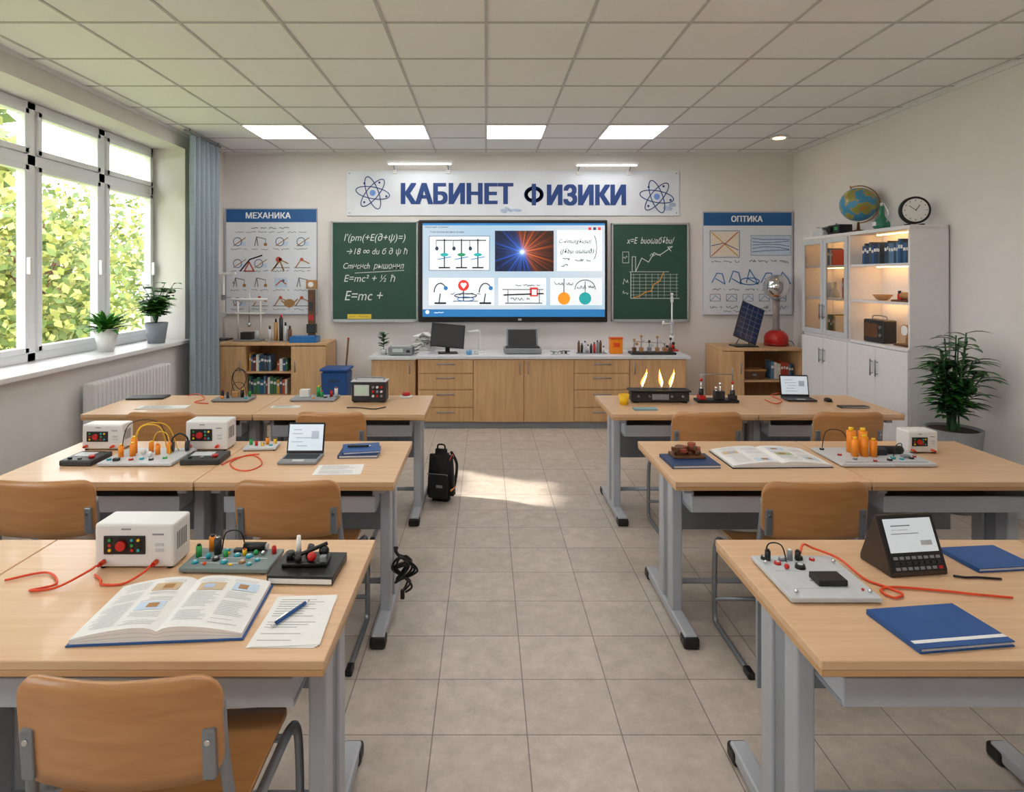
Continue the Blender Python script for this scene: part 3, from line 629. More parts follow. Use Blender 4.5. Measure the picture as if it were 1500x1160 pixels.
sheet(-.70,2.92,.22,.15,.05)
book(1.005,3.04,.235,.2,.016,NAVY,.04)
# ------------------------------------------------------------------ lab gear builders
def psu(x,y,w,h,dp,rz=0,z=.7505,style=0):
    b=B('lab_power_supply');b.box((0,0,h/2+.006),(w,dp,h),WP,.008);f=-dp/2
    for sx in (-1,1):
        for sy in (-1,1):b.cyl((sx*w*.42,sy*dp*.35,0),(sx*w*.42,sy*dp*.35,.008),.01,BLACK)
    b.box((-w*.12,f-.001,h*.56),(w*.52,.006,h*.42),BLACK,.002)
    b.cyl((-w*.15,f-.004,h*.56),(-w*.15,f-.014,h*.56),h*.11,RED)
    for k,(u,v) in enumerate(((-.3,.68),(-.3,.56),(-.3,.45),(-.02,.68),(-.02,.56),(-.02,.45),(.06,.68),(.06,.45))):
        b.cyl((w*u,f-.004,h*v),(w*u,f-.007,h*v),h*.035,(GRN,RED,YEL,CYAN)[k%4],seg=10)
    for k in range(2):b.box((w*.32,f-.001,h*(.3+.12*k)+.02),(w*.1,.004,h*.06),LGREY)
    b.box((w*.3,f-.001,h*.8),(w*.14,.002,h*.03),GREY);b.box((-w*.1,f-.001,h*.92),(w*.12,.002,h*.03),GREY)
    for sx in (-.38,.28):
        b.cyl((w*sx,f,h*.18),(w*sx,f-.02,h*.18),h*.055,ORGB,seg=12);b.cyl((w*sx,f-.02,h*.18),(w*sx,f-.03,h*.18),h*.035,RED,seg=12)
    for k in range(6):b.box((w/2+.0005,-dp*.3+k*dp*.1,h*.6),(.002,dp*.04,h*.4),GREY)
    b.done((x,y,z),rz)
def kit(x,y,w,dp,rz,base,parts,name='circuit_experiment_board',z=.7505,th=.014):
    b=B(name);b.box((0,0,th/2+.004),(w,dp,th),base,.003)
    for sx in (-1,1):
        for sy in (-1,1):b.cyl((sx*w*.44,sy*dp*.42,0),(sx*w*.44,sy*dp*.42,.006),.008,BLACK,seg=10)
    t=th+.004
    for q in parts:
        k,u,v=q[0],q[1]*w/2,q[2]*dp/2;m=q[3];s=q[4]
        if k=='post':b.cyl((u,v,t),(u,v,t+s),s*.16+.004,m,seg=12);b.cyl((u,v,t+s),(u,v,t+s*1.15),s*.08+.003,q[5] if len(q)>5 else DARK,seg=12)
        elif k=='knob':b.cyl((u,v,t),(u,v,t+s*.7),s,m,s*.85,seg=16);b.cyl((u,v,t+s*.7),(u,v,t+s*.8),s*.5,LGREY,seg=12)
        elif k=='ball':b.sph((u,v,t+s),s,m,seg=16)
        elif k=='box':b.box((u,v,t+q[5]/2),(s,s*.7,q[5]),m,.003)
        elif k=='lay':b.cyl((u-s/2,v,t+q[5]),(u+s/2,v,t+q[5]),q[5],m,seg=14);b.cyl((u+s/2,v,t+q[5]),(u+s/2+.008,v,t+q[5]),q[5]*.7,LGREY,seg=14)
        elif k=='wire':b.tube([(u,v,t),(u+s*.2,v,t+abs(s)*.8),(u+s*.8,v+q[5]*.5,t+abs(s)*.8),(u+s,v+q[5],t)],.0022,m,seg=6)
        elif k=='trk':b.box((u,v,t+.0006),(s,q[5],.0012),m)
    b.done((x,y,z),rz)
def cable(pts,m,r=.0035,name='patch_cable',z=.7505,up=None):
    b=B(name);P=[]
    for i,q in enumerate(pts):
        if len(q)==3:P.append((q[0],q[1],q[2]))
        else:P.append((*T(*q),z+r+.0005))
    b.tube(P,r,m,seg=8);b.done()
# ---- row 1 left
psu(-1.105,1.985,.25,.137,.11,.0)
cable([(-1.2,1.89,.78),(-1.21,1.86,.775),(-1.26,1.80,.759),(-1.33,1.79,.7555),(-1.28,1.83,.7555),(-1.36,1.9,.7555),(-1.45,1.85,.7555)],ORGB)
cable([(-1.035,1.89,.78),(-1.04,1.865,.772),(-1.08,1.83,.7555),(-1.14,1.825,.7555),(-1.16,1.85,.7555),(-1.2,1.885,.7555)],ORGB)
P=[('post',-.82,.1,GRN,.035,BLACK),('post',-.66,.75,ORG,.045,BLACK),('post',-.45,.4,DARK,.05,CHROME),('knob',-.75,-.5,CYAN,.011),('knob',-.35,-.2,BLACK,.012),('knob',-.1,-.45,CYAN,.012),('knob',.05,.2,CYAN,.011),
('box',.0,.6,DARK,.03,.012),('lay',.35,.75,BLACK,.07,.014),('knob',.35,.1,CYAN,.012),('knob',.3,-.4,TAN,.01),('knob',.6,-.2,CYAN,.009),('post',.85,.5,RED,.022,RED),('box',-.5,-.65,ORGB,.012,.008),('box',-.2,.35,YEL,.012,.008),('box',.1,-.7,YEL,.012,.006),('trk',0,0,LGREY,.22,.003),('trk',-.2,-.5,LGREY,.12,.003),('wire',-.45,.8,BLACK,.07,.02),('knob',-.3,.75,CYAN,.008),('ball',.62,.35,CHROME,.007),('post',-.2,.1,GRN,.02,CYAN),('post',.2,.3,YEL,.018,RED),('knob',.5,-.6,CYAN,.009),('ball',-.55,-.1,CYAN,.009),('ball',.45,.35,GRN,.008)]
kit(-.81,1.968,.28,.145,-.03,mat('board_grey','#778383',.5),P)
b=B('black_notebook_stack');b.box((0,0,.012),(.2,.165,.024),DARK,.004);b.box((.002,-.002,.012),(.19,.166,.014),PAPER);b.box((0,0,.025),(.2,.165,.003),BLACK,.001);b.done((-.553,1.912,.7505),-.04)
b=B('magnetic_lever_apparatus');b.box((0,0,.006),(.14,.07,.012),BLACK,.004);b.cyl((-.03,.02,.012),(-.03,.02,.075),.009,PAPER,.006);b.sph((.02,-.02,.026),.014,RED);b.sph((-.02,-.025,.024),.011,BLACK);b.sph((.05,.015,.028),.016,BLACK);b.cyl((-.04,-.01,.02),(.06,.02,.05),.006,BLACK);b.cyl((0,.02,.012),(.01,.02,.045),.01,DARK);b.cyl((-.05,.0,.012),(-.05,0,.035),.012,BLACK);b.box((.055,-.02,.02),(.02,.02,.018),GREY,.003);b.done((-.56,1.92,.7775),.05)
# ---- row 1 right
P=[('knob',-.75,.8,BLACK,.013),('knob',-.55,.55,RED,.011),('knob',-.35,.75,GREY,.011),('knob',-.1,.35,BLACK,.016),('ball',-.45,.3,RED,.008),('knob',.1,.8,BLACK,.013),('knob',.4,.75,RED,.009),('box',.2,-.3,BLACK,.085,.018),('trk',.2,-.25,GREY,.1,.004),('trk',0,.2,LGREY,.2,.002),('trk',-.2,-.6,LGREY,.12,.002),('ball',-.85,.55,CHROME,.006),('ball',.85,-.8,CHROME,.006),('ball',-.8,-.8,CHROME,.006),('ball',.85,.6,CHROME,.006),('post',-.15,.75,GREY,.03,WP),('wire',-.75,.8,BLACK,.06,-.02),('ball',.75,-.7,RED,.004),('post',.05,.75,BLACK,.028,BLACK),('post',-.7,.75,BLACK,.03,BLACK)]
kit(.985,1.855,.255,.265,.0,LGREY,P)
cable([(1.0,1.955,.79),(1.025,1.985,.805),(1.06,1.99,.79),(1.12,1.95,.775),(1.145,1.86,.7555),(1.18,1.81,.7555),(1.2,1.77,.7555),(1.16,1.75,.7555),(1.15,1.79,.7555),(1.2,1.81,.7555),(1.32,1.79,.7555),(1.4,1.77,.7555),(1.5,1.75,.7555)],ORGB)
b=B('data_logger_terminal')
sc=.205;t=bmesh.new();pr=[(-.055,0),(.09,0),(.09,.02),(.026,.178),(.012,.178),(-.055,.012)]
vs=[[t.verts.new((x,yy,zz)) for yy,zz in pr] for x in (-sc/2,sc/2)]
t.faces.new(vs[0][::-1]);t.faces.new(vs[1]);np_=len(pr)
for i in range(np_):t.faces.new((vs[0][i],vs[0][(i+1)%np_],vs[1][(i+1)%np_],vs[1][i]))
bmesh.ops.recalc_face_normals(t,faces=t.faces);bmesh.ops.bevel(t,geom=t.edges[:],offset=.003,segments=2,affect='EDGES');b.add(t,mat('walnut_case','#3a2c24',.45,0,.1))
an=math.atan2(.166,.067)
def onf(u,v,o):
    return (u,-.055+v*math.cos(an)-o*math.sin(an),.012+v*math.sin(an)+o*math.cos(an))
b.box(onf(0,.09,.0008),(.2,.174,.003),BLACK,.001,(an,0,0))
b.box(onf(0,.115,.003),(.175,.105,.002),em('terminal_screen','#cfd8de',.3),0,(an,0,0));b.box(onf(-.03,.145,.0045),(.07,.003,.001),INK,0,(an,0,0));b.box(onf(-.02,.12,.0045),(.1,.002,.001),INK,0,(an,0,0));b.box(onf(-.035,.132,.0045),(.06,.002,.001),LGREY,0,(an,0,0));b.box(onf(.05,.09,.0045),(.04,.015,.001),LGREY,0,(an,0,0))
for i in range(8):
    for j in range(3):b.box(onf(-.077+i*.022,.014+j*.016,.004),(.015,.009,.004),RED if (i,j)==(7,0) else GREY if j!=1 else DARK,.001,(an,0,0))
b.done((1.325,1.935,.7505),.12,sc=.93)
cable([(1.43,1.88,.7545),(1.46,1.87,.7545),(1.5,1.87,.7545),(1.56,1.86,.7545)],BLACK)
# ---- row 2 left
psu(-2.03,3.3,.215,.13,.1,0);psu(-1.475,3.3,.22,.15,.12,0)
def meter(x,y,w,dp,rz=0):
    b=B('multimeter');b.box((0,0,.014),(w,dp,.028),DARK,.006);b.box((-w*.1,dp*.12,.029),(w*.55,dp*.4,.003),LGREY,.001);b.cyl((w*.3,-dp*.2,.028),(w*.3,-dp*.2,.04),.014,RED,seg=14);b.cyl((-w*.3,-dp*.3,.028),(-w*.3,-dp*.3,.036),.01,BLACK,seg=12);b.cyl((0,-dp*.3,.028),(0,-dp*.3,.036),.01,GREY,seg=12);b.done((x,y,.7505),rz)
meter(-1.99,3.06,.16,.17);meter(-1.40,3.07,.19,.16,.05)
P=[('post',-.7,-.2,ORG,.055,YEL),('post',-.55,.3,ORG,.075,YEL),('post',-.42,-.1,ORG,.06,YEL),('post',-.1,.4,ORG,.05,YEL),('post',.2,.1,ORG,.05,ORG),('post',.45,.3,ORG,.05,ORG),('knob',-.85,-.6,CYAN,.012),('knob',-.25,-.6,RED,.012),('knob',.0,-.5,CYAN,.012),('knob',.3,-.6,BLACK,.012),('ball',.1,-.2,WP,.014),('ball',-.2,.1,WP,.014),('knob',.6,-.4,GRN,.012),('box',-.6,-.7,DARK,.03,.014),('wire',-.55,.3,YEL,.16,.02),('wire',-.42,-.1,YEL,.18,.1),('wire',-.1,.4,YEL,.12,-.05),('wire',-.7,-.2,BLACK,.2,.1)]
kit(-1.70,3.1,.36,.27,.0,LGREY,P)
b=B('headphones');b.tube([(-.05,0,.03),(-.045,0,.09),(0,0,.12),(.045,0,.09),(.05,0,.03)],.006,BLACK);b.cyl((-.06,0,.035),(-.035,0,.035),.034,DARK);b.cyl((.06,0,.035),(.035,0,.035),.034,DARK);b.done((-1.58,3.17,.7695),.3,sc=.75)
P=[('post',-.7,.2,GRN,.03),('post',-.3,-.2,RED,.025),('knob',0,.3,BLACK,.01),('post',.3,.2,ORG,.035),('knob',.6,-.3,CYAN,.01),('ball',.1,-.4,YEL,.008),('post',.75,.4,YEL,.025)]
kit(-1.2,3.29,.17,.11,.1,LGREY,P)
cable([(325,682),(345,672),(372,668),(384,680),(366,690),(345,688),(338,678),(360,668),(380,666)],ORGB,.003)
def laptop(x,y,w,dp,h,rz,scrm,tilt=.25,body=GREY,z=.7505,name='laptop'):
    b=B(name);b.box((0,0,.008),(w,dp,.014),body,.004);b.box((0,dp*.12,.0156),(w*.88,dp*.5,.001),BLACK)
    for i in range(11):
        for j in range(4):b.box((-w*.4+i*w*.08,-dp*.07+j*dp*.125,.0166),(w*.062,dp*.09,.0014),DARK)
    b.box((0,-dp*.32,.0156),(w*.3,dp*.2,.001),LGREY)
    M=Matrix.Translation((0,dp/2-.004,.014))@Matrix.Rotation(-tilt,4,'X')
    def lid(c,s,m,bev=0):
        t=bmesh.new();bmesh.ops.create_cube(t,size=1);bmesh.ops.transform(t,matrix=Matrix.Diagonal((*s,1)),verts=t.verts)
        if bev:bmesh.ops.bevel(t,geom=t.edges[:],offset=bev,segments=2,affect='EDGES')
        b.add(t,m,False,M@Matrix.Translation(c))
    lid((0,0,h/2),(w,.008,h),BLACK,.003);lid((0,-.0046,h*.52),(w*.92,.001,h*.84),scrm)
    for k in range(5):lid((-w*.15+R(-.1,.1)*w,-.0056,h*(.25+.13*k)),(w*R(.2,.5),.0006,h*.012),INK)
    lid((w*.25,-.0056,h*.6),(w*.2,.0006,h*.25),PT)
    b.done((x,y,z),rz)
LS=em('laptop_screen','#cfdce8',.3)
laptop(-.925,3.07,.19,.15,.155,.0,LS)
# ---- row 2 right
b=B('brown_gear_model');
for k in range(16):b.box((R(-.07,.07),R(-.05,.05),R(.01,.045)),(R(.02,.05),R(.015,.03),.018),random.choice([BROWN,mat('rust','#8f3f24',.5)]),.003,(0,0,R(0,3)))
b.box((0,0,.006),(.16,.1,.012),BROWN,.003);b.cyl((-.03,0,.0),(-.03,0,.05),.03,BROWN,seg=12);b.cyl((.03,.02,.01),(.03,.02,.062),.02,mat('rust','#8f3f24'),seg=10);b.done((1.01,3.09,.767))
P=[('post',-.4,-.1,ORG,.085,YEL),('post',-.3,.4,ORG,.11,YEL),('post',-.2,-.1,ORG,.095,YEL),('post',-.08,.3,ORG,.11,YEL),('post',-.02,-.15,ORG,.08,YEL),('knob',-.85,.7,BLACK,.012),('knob',-.7,.0,RED,.011),('knob',-.55,-.5,GREY,.011),('box',.2,.1,DARK,.06,.03),('lay',.45,.2,BLACK,.13,.02),('knob',.3,-.4,CYAN,.013),('knob',.15,-.6,BLACK,.013),('knob',.45,-.5,CYAN,.011),('knob',.7,-.4,BLACK,.013),('knob',.85,-.2,RED,.01),('box',.62,-.3,GREY,.04,.015),('wire',-.85,.7,BLACK,.12,-.05),('wire',.3,-.4,BLACK,.08,.06),('trk',0,-.8,GREY,.4,.005),('knob',-.2,-.7,RED,.01)]
kit(1.945,3.1,.46,.29,.0,LGREY,P)
psu(2.27,3.24,.155,.11,.1,0)
# ---- row 3 left
t3=T
x,y=t3(212,585);b=B('tablet_computer');b.box((0,0,.006),(.27,.14,.012),BLACK,.004);b.box((0,0,.0125),(.24,.12,.001),DARK);b.done((x,y+.05,.7505),.1)
x,y=t3(238,597);sheet(x,y,.34,.1,.04,n=3)
cable([(275,580),(290,578),(300,585),(285,590),(305,592)],ORGB,.0035)
x,y=t3(343,586);P=[('post',-.7,.2,BLACK,.05,RED),('post',-.3,-.2,DARK,.04,BLACK),('box',0,.3,TAN,.05,.04),('post',.4,.2,BLACK,.055,YEL),('knob',.7,-.3,CYAN,.014),('post',.75,.5,GRN,.04),('wire',-.3,.4,BLACK,.12,.0),('ball',-.5,-.6,ORG,.012)]
kit(x,y,.27,.17,0,GREY,P)
b=B('cable_loop');b.tube([(0,0,.005),(-.04,.01,.1),(-.02,0,.19),(.05,0,.2),(.07,0,.12),(.02,.0,.06),(-.03,0,.14),(.01,0,.22),(.08,.01,.16),(.09,0,.005)],.003,BLACK);b.box((0,0,.004),(.03,.03,.008),BLACK,.002);b.box((.09,0,.004),(.03,.03,.008),BLACK,.002);b.done((x-.03,y+.12,.7505))
x,y=t3(418,596);sheet(x,y,.2,.07,.05)
x,y=t3(462,585);P=[('box',-.5,.2,WP,.07,.055),('post',.1,.3,GRN,.07,YEL),('post',.3,0,GRN,.04,RED),('knob',.5,-.3,BLACK,.014),('post',.7,.2,RED,.045),('post',.9,.3,WP,.06,RED),('wire',.1,.3,BLACK,.1,-.05),('knob',0,-.6,ORG,.012)]
kit(x,y,.33,.18,0,STEELD,P);
x,y=t3(540,590);b=B('oscilloscope');b.box((0,0,.08),(.25,.12,.145),DARK,.008);b.box((-.05,-.062,.09),(.11,.006,.08),LGREY,.002);b.box((-.05,-.066,.09),(.09,.003,.06),mat('scope_green','#bfd6c8',.3))
for i in range(3):
    for j in range(3):b.cyl((.035+.03*i,-.06,.05+.032*j),(.035+.03*i,-.072,.05+.032*j),.009,(WP,RED,GREY)[(i+j)%3],seg=12)
for q in (-.1,.1):b.box((q,0,.005),(.03,.08,.01),BLACK)
b.box((0,0,.154),(.26,.13,.006),LGREY,.002);b.tube([(-.1,0,.155),(-.09,0,.175),(.09,0,.175),(.1,0,.155)],.005,STEELM);b.done((x,y+.06,.7505),-.02)
cable([(508,598),(525,598),(548,600),(565,597)],BLACK,.004)
x,y=t3(595,582);b=B('red_push_button');b.lathe([(.05,0),(.05,.01),(.03,.015)],(0,0,0),WP);b.lathe([(.03,.012),(.032,.03),(.02,.04)],(0,0,0),RED);b.done((x,y,.7505))
# ---- row 3 right
x,y=t3(917,593);b=B('yellow_cup');b.lathe([(.025,0),(.032,.06),(.029,.06),(.023,.006)],(0,0,0),YEL);b.done((x-.01,y+.02,.7505),sc=1.2)
x,y=t3(965,590);FLM=mat('flame','#ff8f24',.5,0,.3,20,emit=3);FLC=mat('flame_core','#ffe6a0',.5,0,0,emit=6)
b=B('gas_burner_bench');b.box((0,0,.045),(.42,.11,.07),DARK,.008);b.box((0,0,.086),(.44,.13,.012),BLACK,.003);b.box((0,-.056,.045),(.12,.004,.04),GREY)
for q in (-.18,.18):b.box((q,0,.006),(.03,.1,.012),BLACK)
for q,sk in ((-.12,.25),(.02,-.1),(.085,.2)):
    b.cyl((q,0,.09),(q,0,.115),.01,STEELM,seg=12)
    for M_,s in ((FLM,1),(FLC,.5)):
        t=bmesh.new();rings=[];pf=[(.004,.115),(.014,.135),(.016,.155),(.011,.185),(.005,.215),(.0006,.24-(1-s)*.06)]
        for r_,z_ in pf:
            ox=q+sk*max(0,z_-.13)*(1+1.5*math.sin((z_-.13)*25)*.4);rings.append([t.verts.new((ox+r_*s*math.cos(a*math.pi/6),(-.012 if s<1 else 0)+r_*s*math.sin(a*math.pi/6),z_)) for a in range(12)])
        for i in range(len(rings)-1):
            for k in range(12):t.faces.new((rings[i][k],rings[i][(k+1)%12],rings[i+1][(k+1)%12],rings[i+1][k]))
        b.add(t,M_,True)
for q in range(5):b.cyl((-.16+.08*q,-.055,.05),(-.16+.08*q,-.068,.05),.008,STEELM,seg=10)
b.done((x+.01,y+.04,.7505),-.03)
x,y=t3(1052,590);b=B('electrostatic_lab_stand');b.box((0,0,.01),(.3,.11,.02),BLACK,.004)
for q,hh,m in ((-.11,.16,BLACK),(.0,.1,DARK),(.03,.13,DARK),(.12,.14,BLACK)):b.cyl((q,0,.02),(q,0,hh),.005,CHROME);b.cyl((q,0,.02),(q,0,hh*.6),.018,m,seg=14);b.sph((q,0,hh),.012,RED if abs(q)>.1 else CHROME,seg=14)
b.box((.02,.0,.05),(.07,.06,.06),DARK,.004);b.cyl((-.11,0,.2),(.12,0,.2),.003,STEELM);b.cyl((-.11,0,.15),(-.11,0,.2),.004,STEELM);b.cyl((.12,0,.13),(.12,0,.25),.004,STEELM);b.box((-.11,0,.035),(.045,.07,.03),RED,.003);b.box((.12,0,.035),(.045,.07,.03),DARK,.003);b.done((x,y+.04,.7505))
x,y=t3(1175,588);laptop(x,y+.05,.21,.14,.16,-.08,LS,body=DARK,tilt=.2)
cable([(1120,586),(1135,592),(1145,588),(1130,580),(1138,577),(1145,577)],ORGB,.0035)
x,y=t3(1205,588);b=B('computer_mouse');b.sph((0,0,.012),.03,BLACK,(.8,1.3,.55));b.box((0,0,.002),(.04,.06,.004),BLACK);b.done((x+.04,y,.7505))
x,y=t3(1250,597);book(x,y,.2,.06,.012,DARK,.0)
x,y=t3(945,600);book(x,y,.16,.06,.01,mat('teal_cover','#6fa0b0'),.05)
# ------------------------------------------------------------------ counter-top items
zc=.8005
def cp(px,d):return (px-VX)*d/F
b=B('potted_seedling');b.lathe([(.03,0),(.04,.06),(.034,.06)],(0,0,0),LGREY);b.cyl((0,0,.05),(0,0,.2),.004,LEAF2)
for k in range(30):
    a=R(0,6.28);b.leaf((0,0,R(.08,.24)),(math.cos(a),math.sin(a),.7),R(.06,.09),.045,LEAF if k%2 else LEAF2,.6)
b.done((cp(562,7.1),7.1,.7705))
b=B('label_printer');b.box((0,0,.05),(.28,.2,.09),GREY,.012);b.box((-.03,-.1,.06),(.12,.006,.04),LGREY);b.box((0,.02,.098),(.22,.12,.01),LGREY,.004);b.box((.09,-.102,.05),(.04,.004,.03),DARK);b.box((0,0,.003),(.24,.16,.006),BLACK);b.done((cp(588,7.08),7.08,.7705))
b=B('crumpled_papers')
for k in range(8):
    rows=[[(-.11+.055*i+R(-.01,.01),-.08+.05*j,.01+.022*k+R(0,.06)*(1 if i in(1,2,3) else .3)) for i in range(5)] for j in range(4)]
    b.grid(rows,PAPER,False)
b.box((0,0,.004),(.2,.18,.008),PAPER);b.box((0,0,.03),(.1,.1,.06),PAPER,.01);b.done((cp(620,7.16),7.18,zc))
b=B('desktop_monitor');b.box((0,.02,.006),(.22,.17,.012),BLACK,.004);b.box((0,.04,.07),(.05,.02,.14),BLACK,.004);b.box((0,0,.2),(.38,.025,.27),BLACK,.006,(-.3,.1,0));b.box((0,-.015,.2),(.35,.004,.24),DARK,0,(-.3,.1,0));b.done((cp(656,6.95),6.95,zc),.12)
b=B('white_desk_lamp');b.lathe([(.05,0),(.05,.012),(.01,.016)],(0,0,0),WP);b.tube([(0,0,.015),(0,0,.15),(-.005,0,.24),(-.05,0,.25),(-.1,0,.24)],.009,WP);b.box((-.08,0,.238),(.12,.035,.014),WP,.005);b.done((cp(703,7.0),7.05,zc))
b=B('blue_beaker_set');b.cyl((0,0,0),(0,0,.05),.03,mat('blue_liquid','#5f9fd0',.2));b.cyl((.08,0,0),(.08,0,.035),.025,LGREY);b.box((.04,0,.002),(.14,.05,.004),WP);b.done((cp(687,6.86),6.84,zc))
b=B('document_scanner');b.box((0,0,.035),(.42,.26,.06),GREY,.012);b.box((0,0,.003),(.36,.2,.006),BLACK);b.box((0,-.02,.069),(.38,.2,.008),DARK,.003);b.box((0,.04,.17),(.36,.02,.22),GREY,.008,(-.35,0,0));b.box((0,.024,.17),(.32,.006,.19),DARK,.002,(-.35,0,0));b.done((cp(765,7.0),7.0,zc))
b=B('reagent_bottles')
for k,m in enumerate((BROWN,DARK,LGREY,WP,DARK,RED,GREY,BROWN,WP)):
    q=-.14+.035*k;hh=R(.06,.13);b.cyl((q,R(-.02,.02),.004),(q,R(-.01,.01),hh),.015,m,seg=14);b.cyl((q,0,hh),(q,0,hh+.02),.008,DARK,seg=10)
b.box((0,0,.003),(.34,.08,.006),GREY);b.done((cp(866,6.95),6.95,zc))
b=B('orange_storage_box');b.box((0,0,.085),(.14,.1,.17),ORG,.008);b.box((0,0,.175),(.15,.11,.014),ORGB,.005);b.box((0,-.052,.1),(.07,.004,.05),ORGB);b.done((cp(902,6.95),6.95,zc))
b=B('mechanical_demo_set');b.box((0,0,.012),(.5,.18,.024),DARK,.005)
for q,hh in ((-.2,.16),(-.12,.2),(-.03,.14),(.06,.19),(.14,.12),(.21,.17)):
    b.cyl((q,0,.02),(q,0,hh),.006,STEELM,seg=10);b.box((q,0,.05),(.04,.05,.05),random.choice([DARK,TAN,GREY,BROWN]),.004);b.sph((q,0,hh),.016,random.choice([CHROME,DARK,TAN]),seg=12);b.box((q+.03,.0,hh*.7),(.03,.03,.03),random.choice([DARK,TAN,LGREY]),.004)
b.cyl((-.2,0,.14),(.14,0,.12),.004,TAN);b.done((cp(955,6.9),6.9,zc))
b=B('retort_stand');b.box((0,0,.01),(.12,.12,.02),RED,.004);b.cyl((0,0,.02),(0,0,.66),.009,WP);b.cyl((0,0,.02),(0,0,.18),.026,WP);b.cyl((0,0,.02),(0,0,.09),.03,RED);b.cyl((0,0,.18),(0,0,.24),.014,LGREY);b.cyl((-.1,0,.32),(.02,0,.32),.007,WP);b.box((0,0,.32),(.04,.04,.04),LGREY,.004);b.sph((0,0,.66),.018,WP,seg=14);b.cyl((-.1,0,.29),(-.1,0,.35),.014,WP);b.box((0,0,.6),(.03,.03,.06),WP,.003);b.done((cp(985,7.17),7.19,zc))
cable([(cp(808,7.0),7.12,.806),(cp(815,7),7.05,.806),(cp(828,7),7.15,.806),(cp(836,7),7.1,.806)],DARK,.004)
b=B('small_glassware_tray');b.box((0,0,.004),(.2,.1,.008),LGREY,.002)
for k in range(4):b.cyl((-.07+.045*k,0,.008),(-.07+.045*k,0,R(.02,.05)),.014,random.choice([GREY,DARK,LGREY]),seg=12)
b.done((cp(820,6.88),6.86,zc))
# ---- bookcase top
zb=.9255
b=B('tall_lab_stand');b.box((0,0,.01),(.16,.16,.02),DARK,.004);b.cyl((0,0,.02),(0,0,.78),.013,WP);b.box((.04,0,.78),(.2,.04,.03),WP,.004);b.cyl((.12,0,.77),(.12,0,.68),.006,WP);b.box((0,0,.5),(.045,.045,.06),GREY,.004);b.box((0,0,.3),(.04,.04,.05),LGREY,.004);b.sph((.12,0,.675),.016,GREY,seg=12);b.cyl((0,0,.5),(.09,0,.5),.005,STEELM);b.done((cp(325,7.15),7.2,zb))
b=B('ring_stand_apparatus');b.box((0,0,.01),(.32,.16,.02),GREY,.004)
for q in (-.13,.13):b.cyl((q,0,.02),(q,0,.46),.011,WP)
b.tube([(.2*math.cos(a*math.pi/8),.09*math.sin(a*math.pi/8),.48) for a in range(16)],.013,WP,closed=True,sub=2);b.tube([(.17*math.cos(a*math.pi/8),.08*math.sin(a*math.pi/8),.32) for a in range(16)],.008,WP,closed=True,sub=2);b.cyl((0,0,.46),(0,0,.55),.01,WP);b.cyl((-.16,0,.46),(.16,0,.46),.01,WP);b.cyl((0,0,.2),(0,0,.46),.005,STEELM);b.sph((0,0,.19),.028,CHROME,seg=14);b.box((-.02,.0,.06),(.13,.1,.09),DARK,.005);b.cyl((.09,0,.02),(.09,0,.12),.02,LGREY);b.done((cp(365,7.1),7.1,zb))
b=B('lab_bottle_group')
for q,hh,m in ((-.1,.14,LGREY),(-.03,.22,TAN),(.03,.27,DARK),(.08,.18,LGREY),(.13,.14,BROWN)):b.cyl((q,0,0),(q,0,hh),.022,m,seg=16);b.cyl((q,0,hh),(q,0,hh+.04),.011,RED if m is DARK else DARK,seg=10)
b.box((0,0,.004),(.3,.06,.008),GREY);b.done((cp(408,7.05),7.05,zb))
b=B('wooden_tower_model');b.box((0,0,.02),(.14,.12,.04),BROWN,.004);b.box((0,0,.3),(.07,.06,.52),BROWN,.005);b.box((0,-.032,.25),(.05,.006,.06),RED);b.box((0,-.032,.38),(.04,.006,.1),DARK);b.box((0,0,.62),(.11,.08,.1),TAN,.006);b.cyl((0,-.045,.62),(0,-.038,.62),.03,PAPER);b.box((0,0,.13),(.1,.08,.1),DARK,.005);b.done((cp(456,7.2),7.22,zb),sc=1.05)
b=B('blue_plastic_tray');t_=mat('tray_blue','#1f6fb4',.35);b.box((0,0,.005),(.3,.18,.01),t_,.003)
for q in (-1,1):b.box((q*.148,0,.035),(.008,.18,.06),t_,.003);b.box((0,q*.088,.035),(.3,.008,.06),t_,.003)
b.box((0,0,.06),(.2,.12,.02),t_,.005);b.done((cp(447,7.0),6.99,zb))
# bin + stick
b=B('blue_waste_bin');BB=mat('bin_blue','#1d4f93',.4)
t=bmesh.new();bmesh.ops.create_cube(t,size=1);bmesh.ops.transform(t,matrix=Matrix.Diagonal((.29,.26,.65,1)),verts=t.verts)
for v in t.verts:
    if v.co.z<0:v.co.x*=.85;v.co.y*=.85
bmesh.ops.bevel(t,geom=t.edges[:],offset=.02,segments=3,affect='EDGES');b.add(t,BB,False,Matrix.Translation((0,0,.325)));b.box((0,0,.665),(.31,.28,.03),BB,.012);b.box((0,-.135,.55),(.12,.01,.03),NAVY,.004);b.done((cp(494,6.74),6.72,0))
b=B('mop_handle');b.cyl((0,0,.02),(.06,.08,.93),.011,BROWN);b.box((0,0,.015),(.16,.06,.03),DARK,.01);b.sph((.06,.08,.94),.014,RED,seg=12);b.done((-1.68,7.15,0))
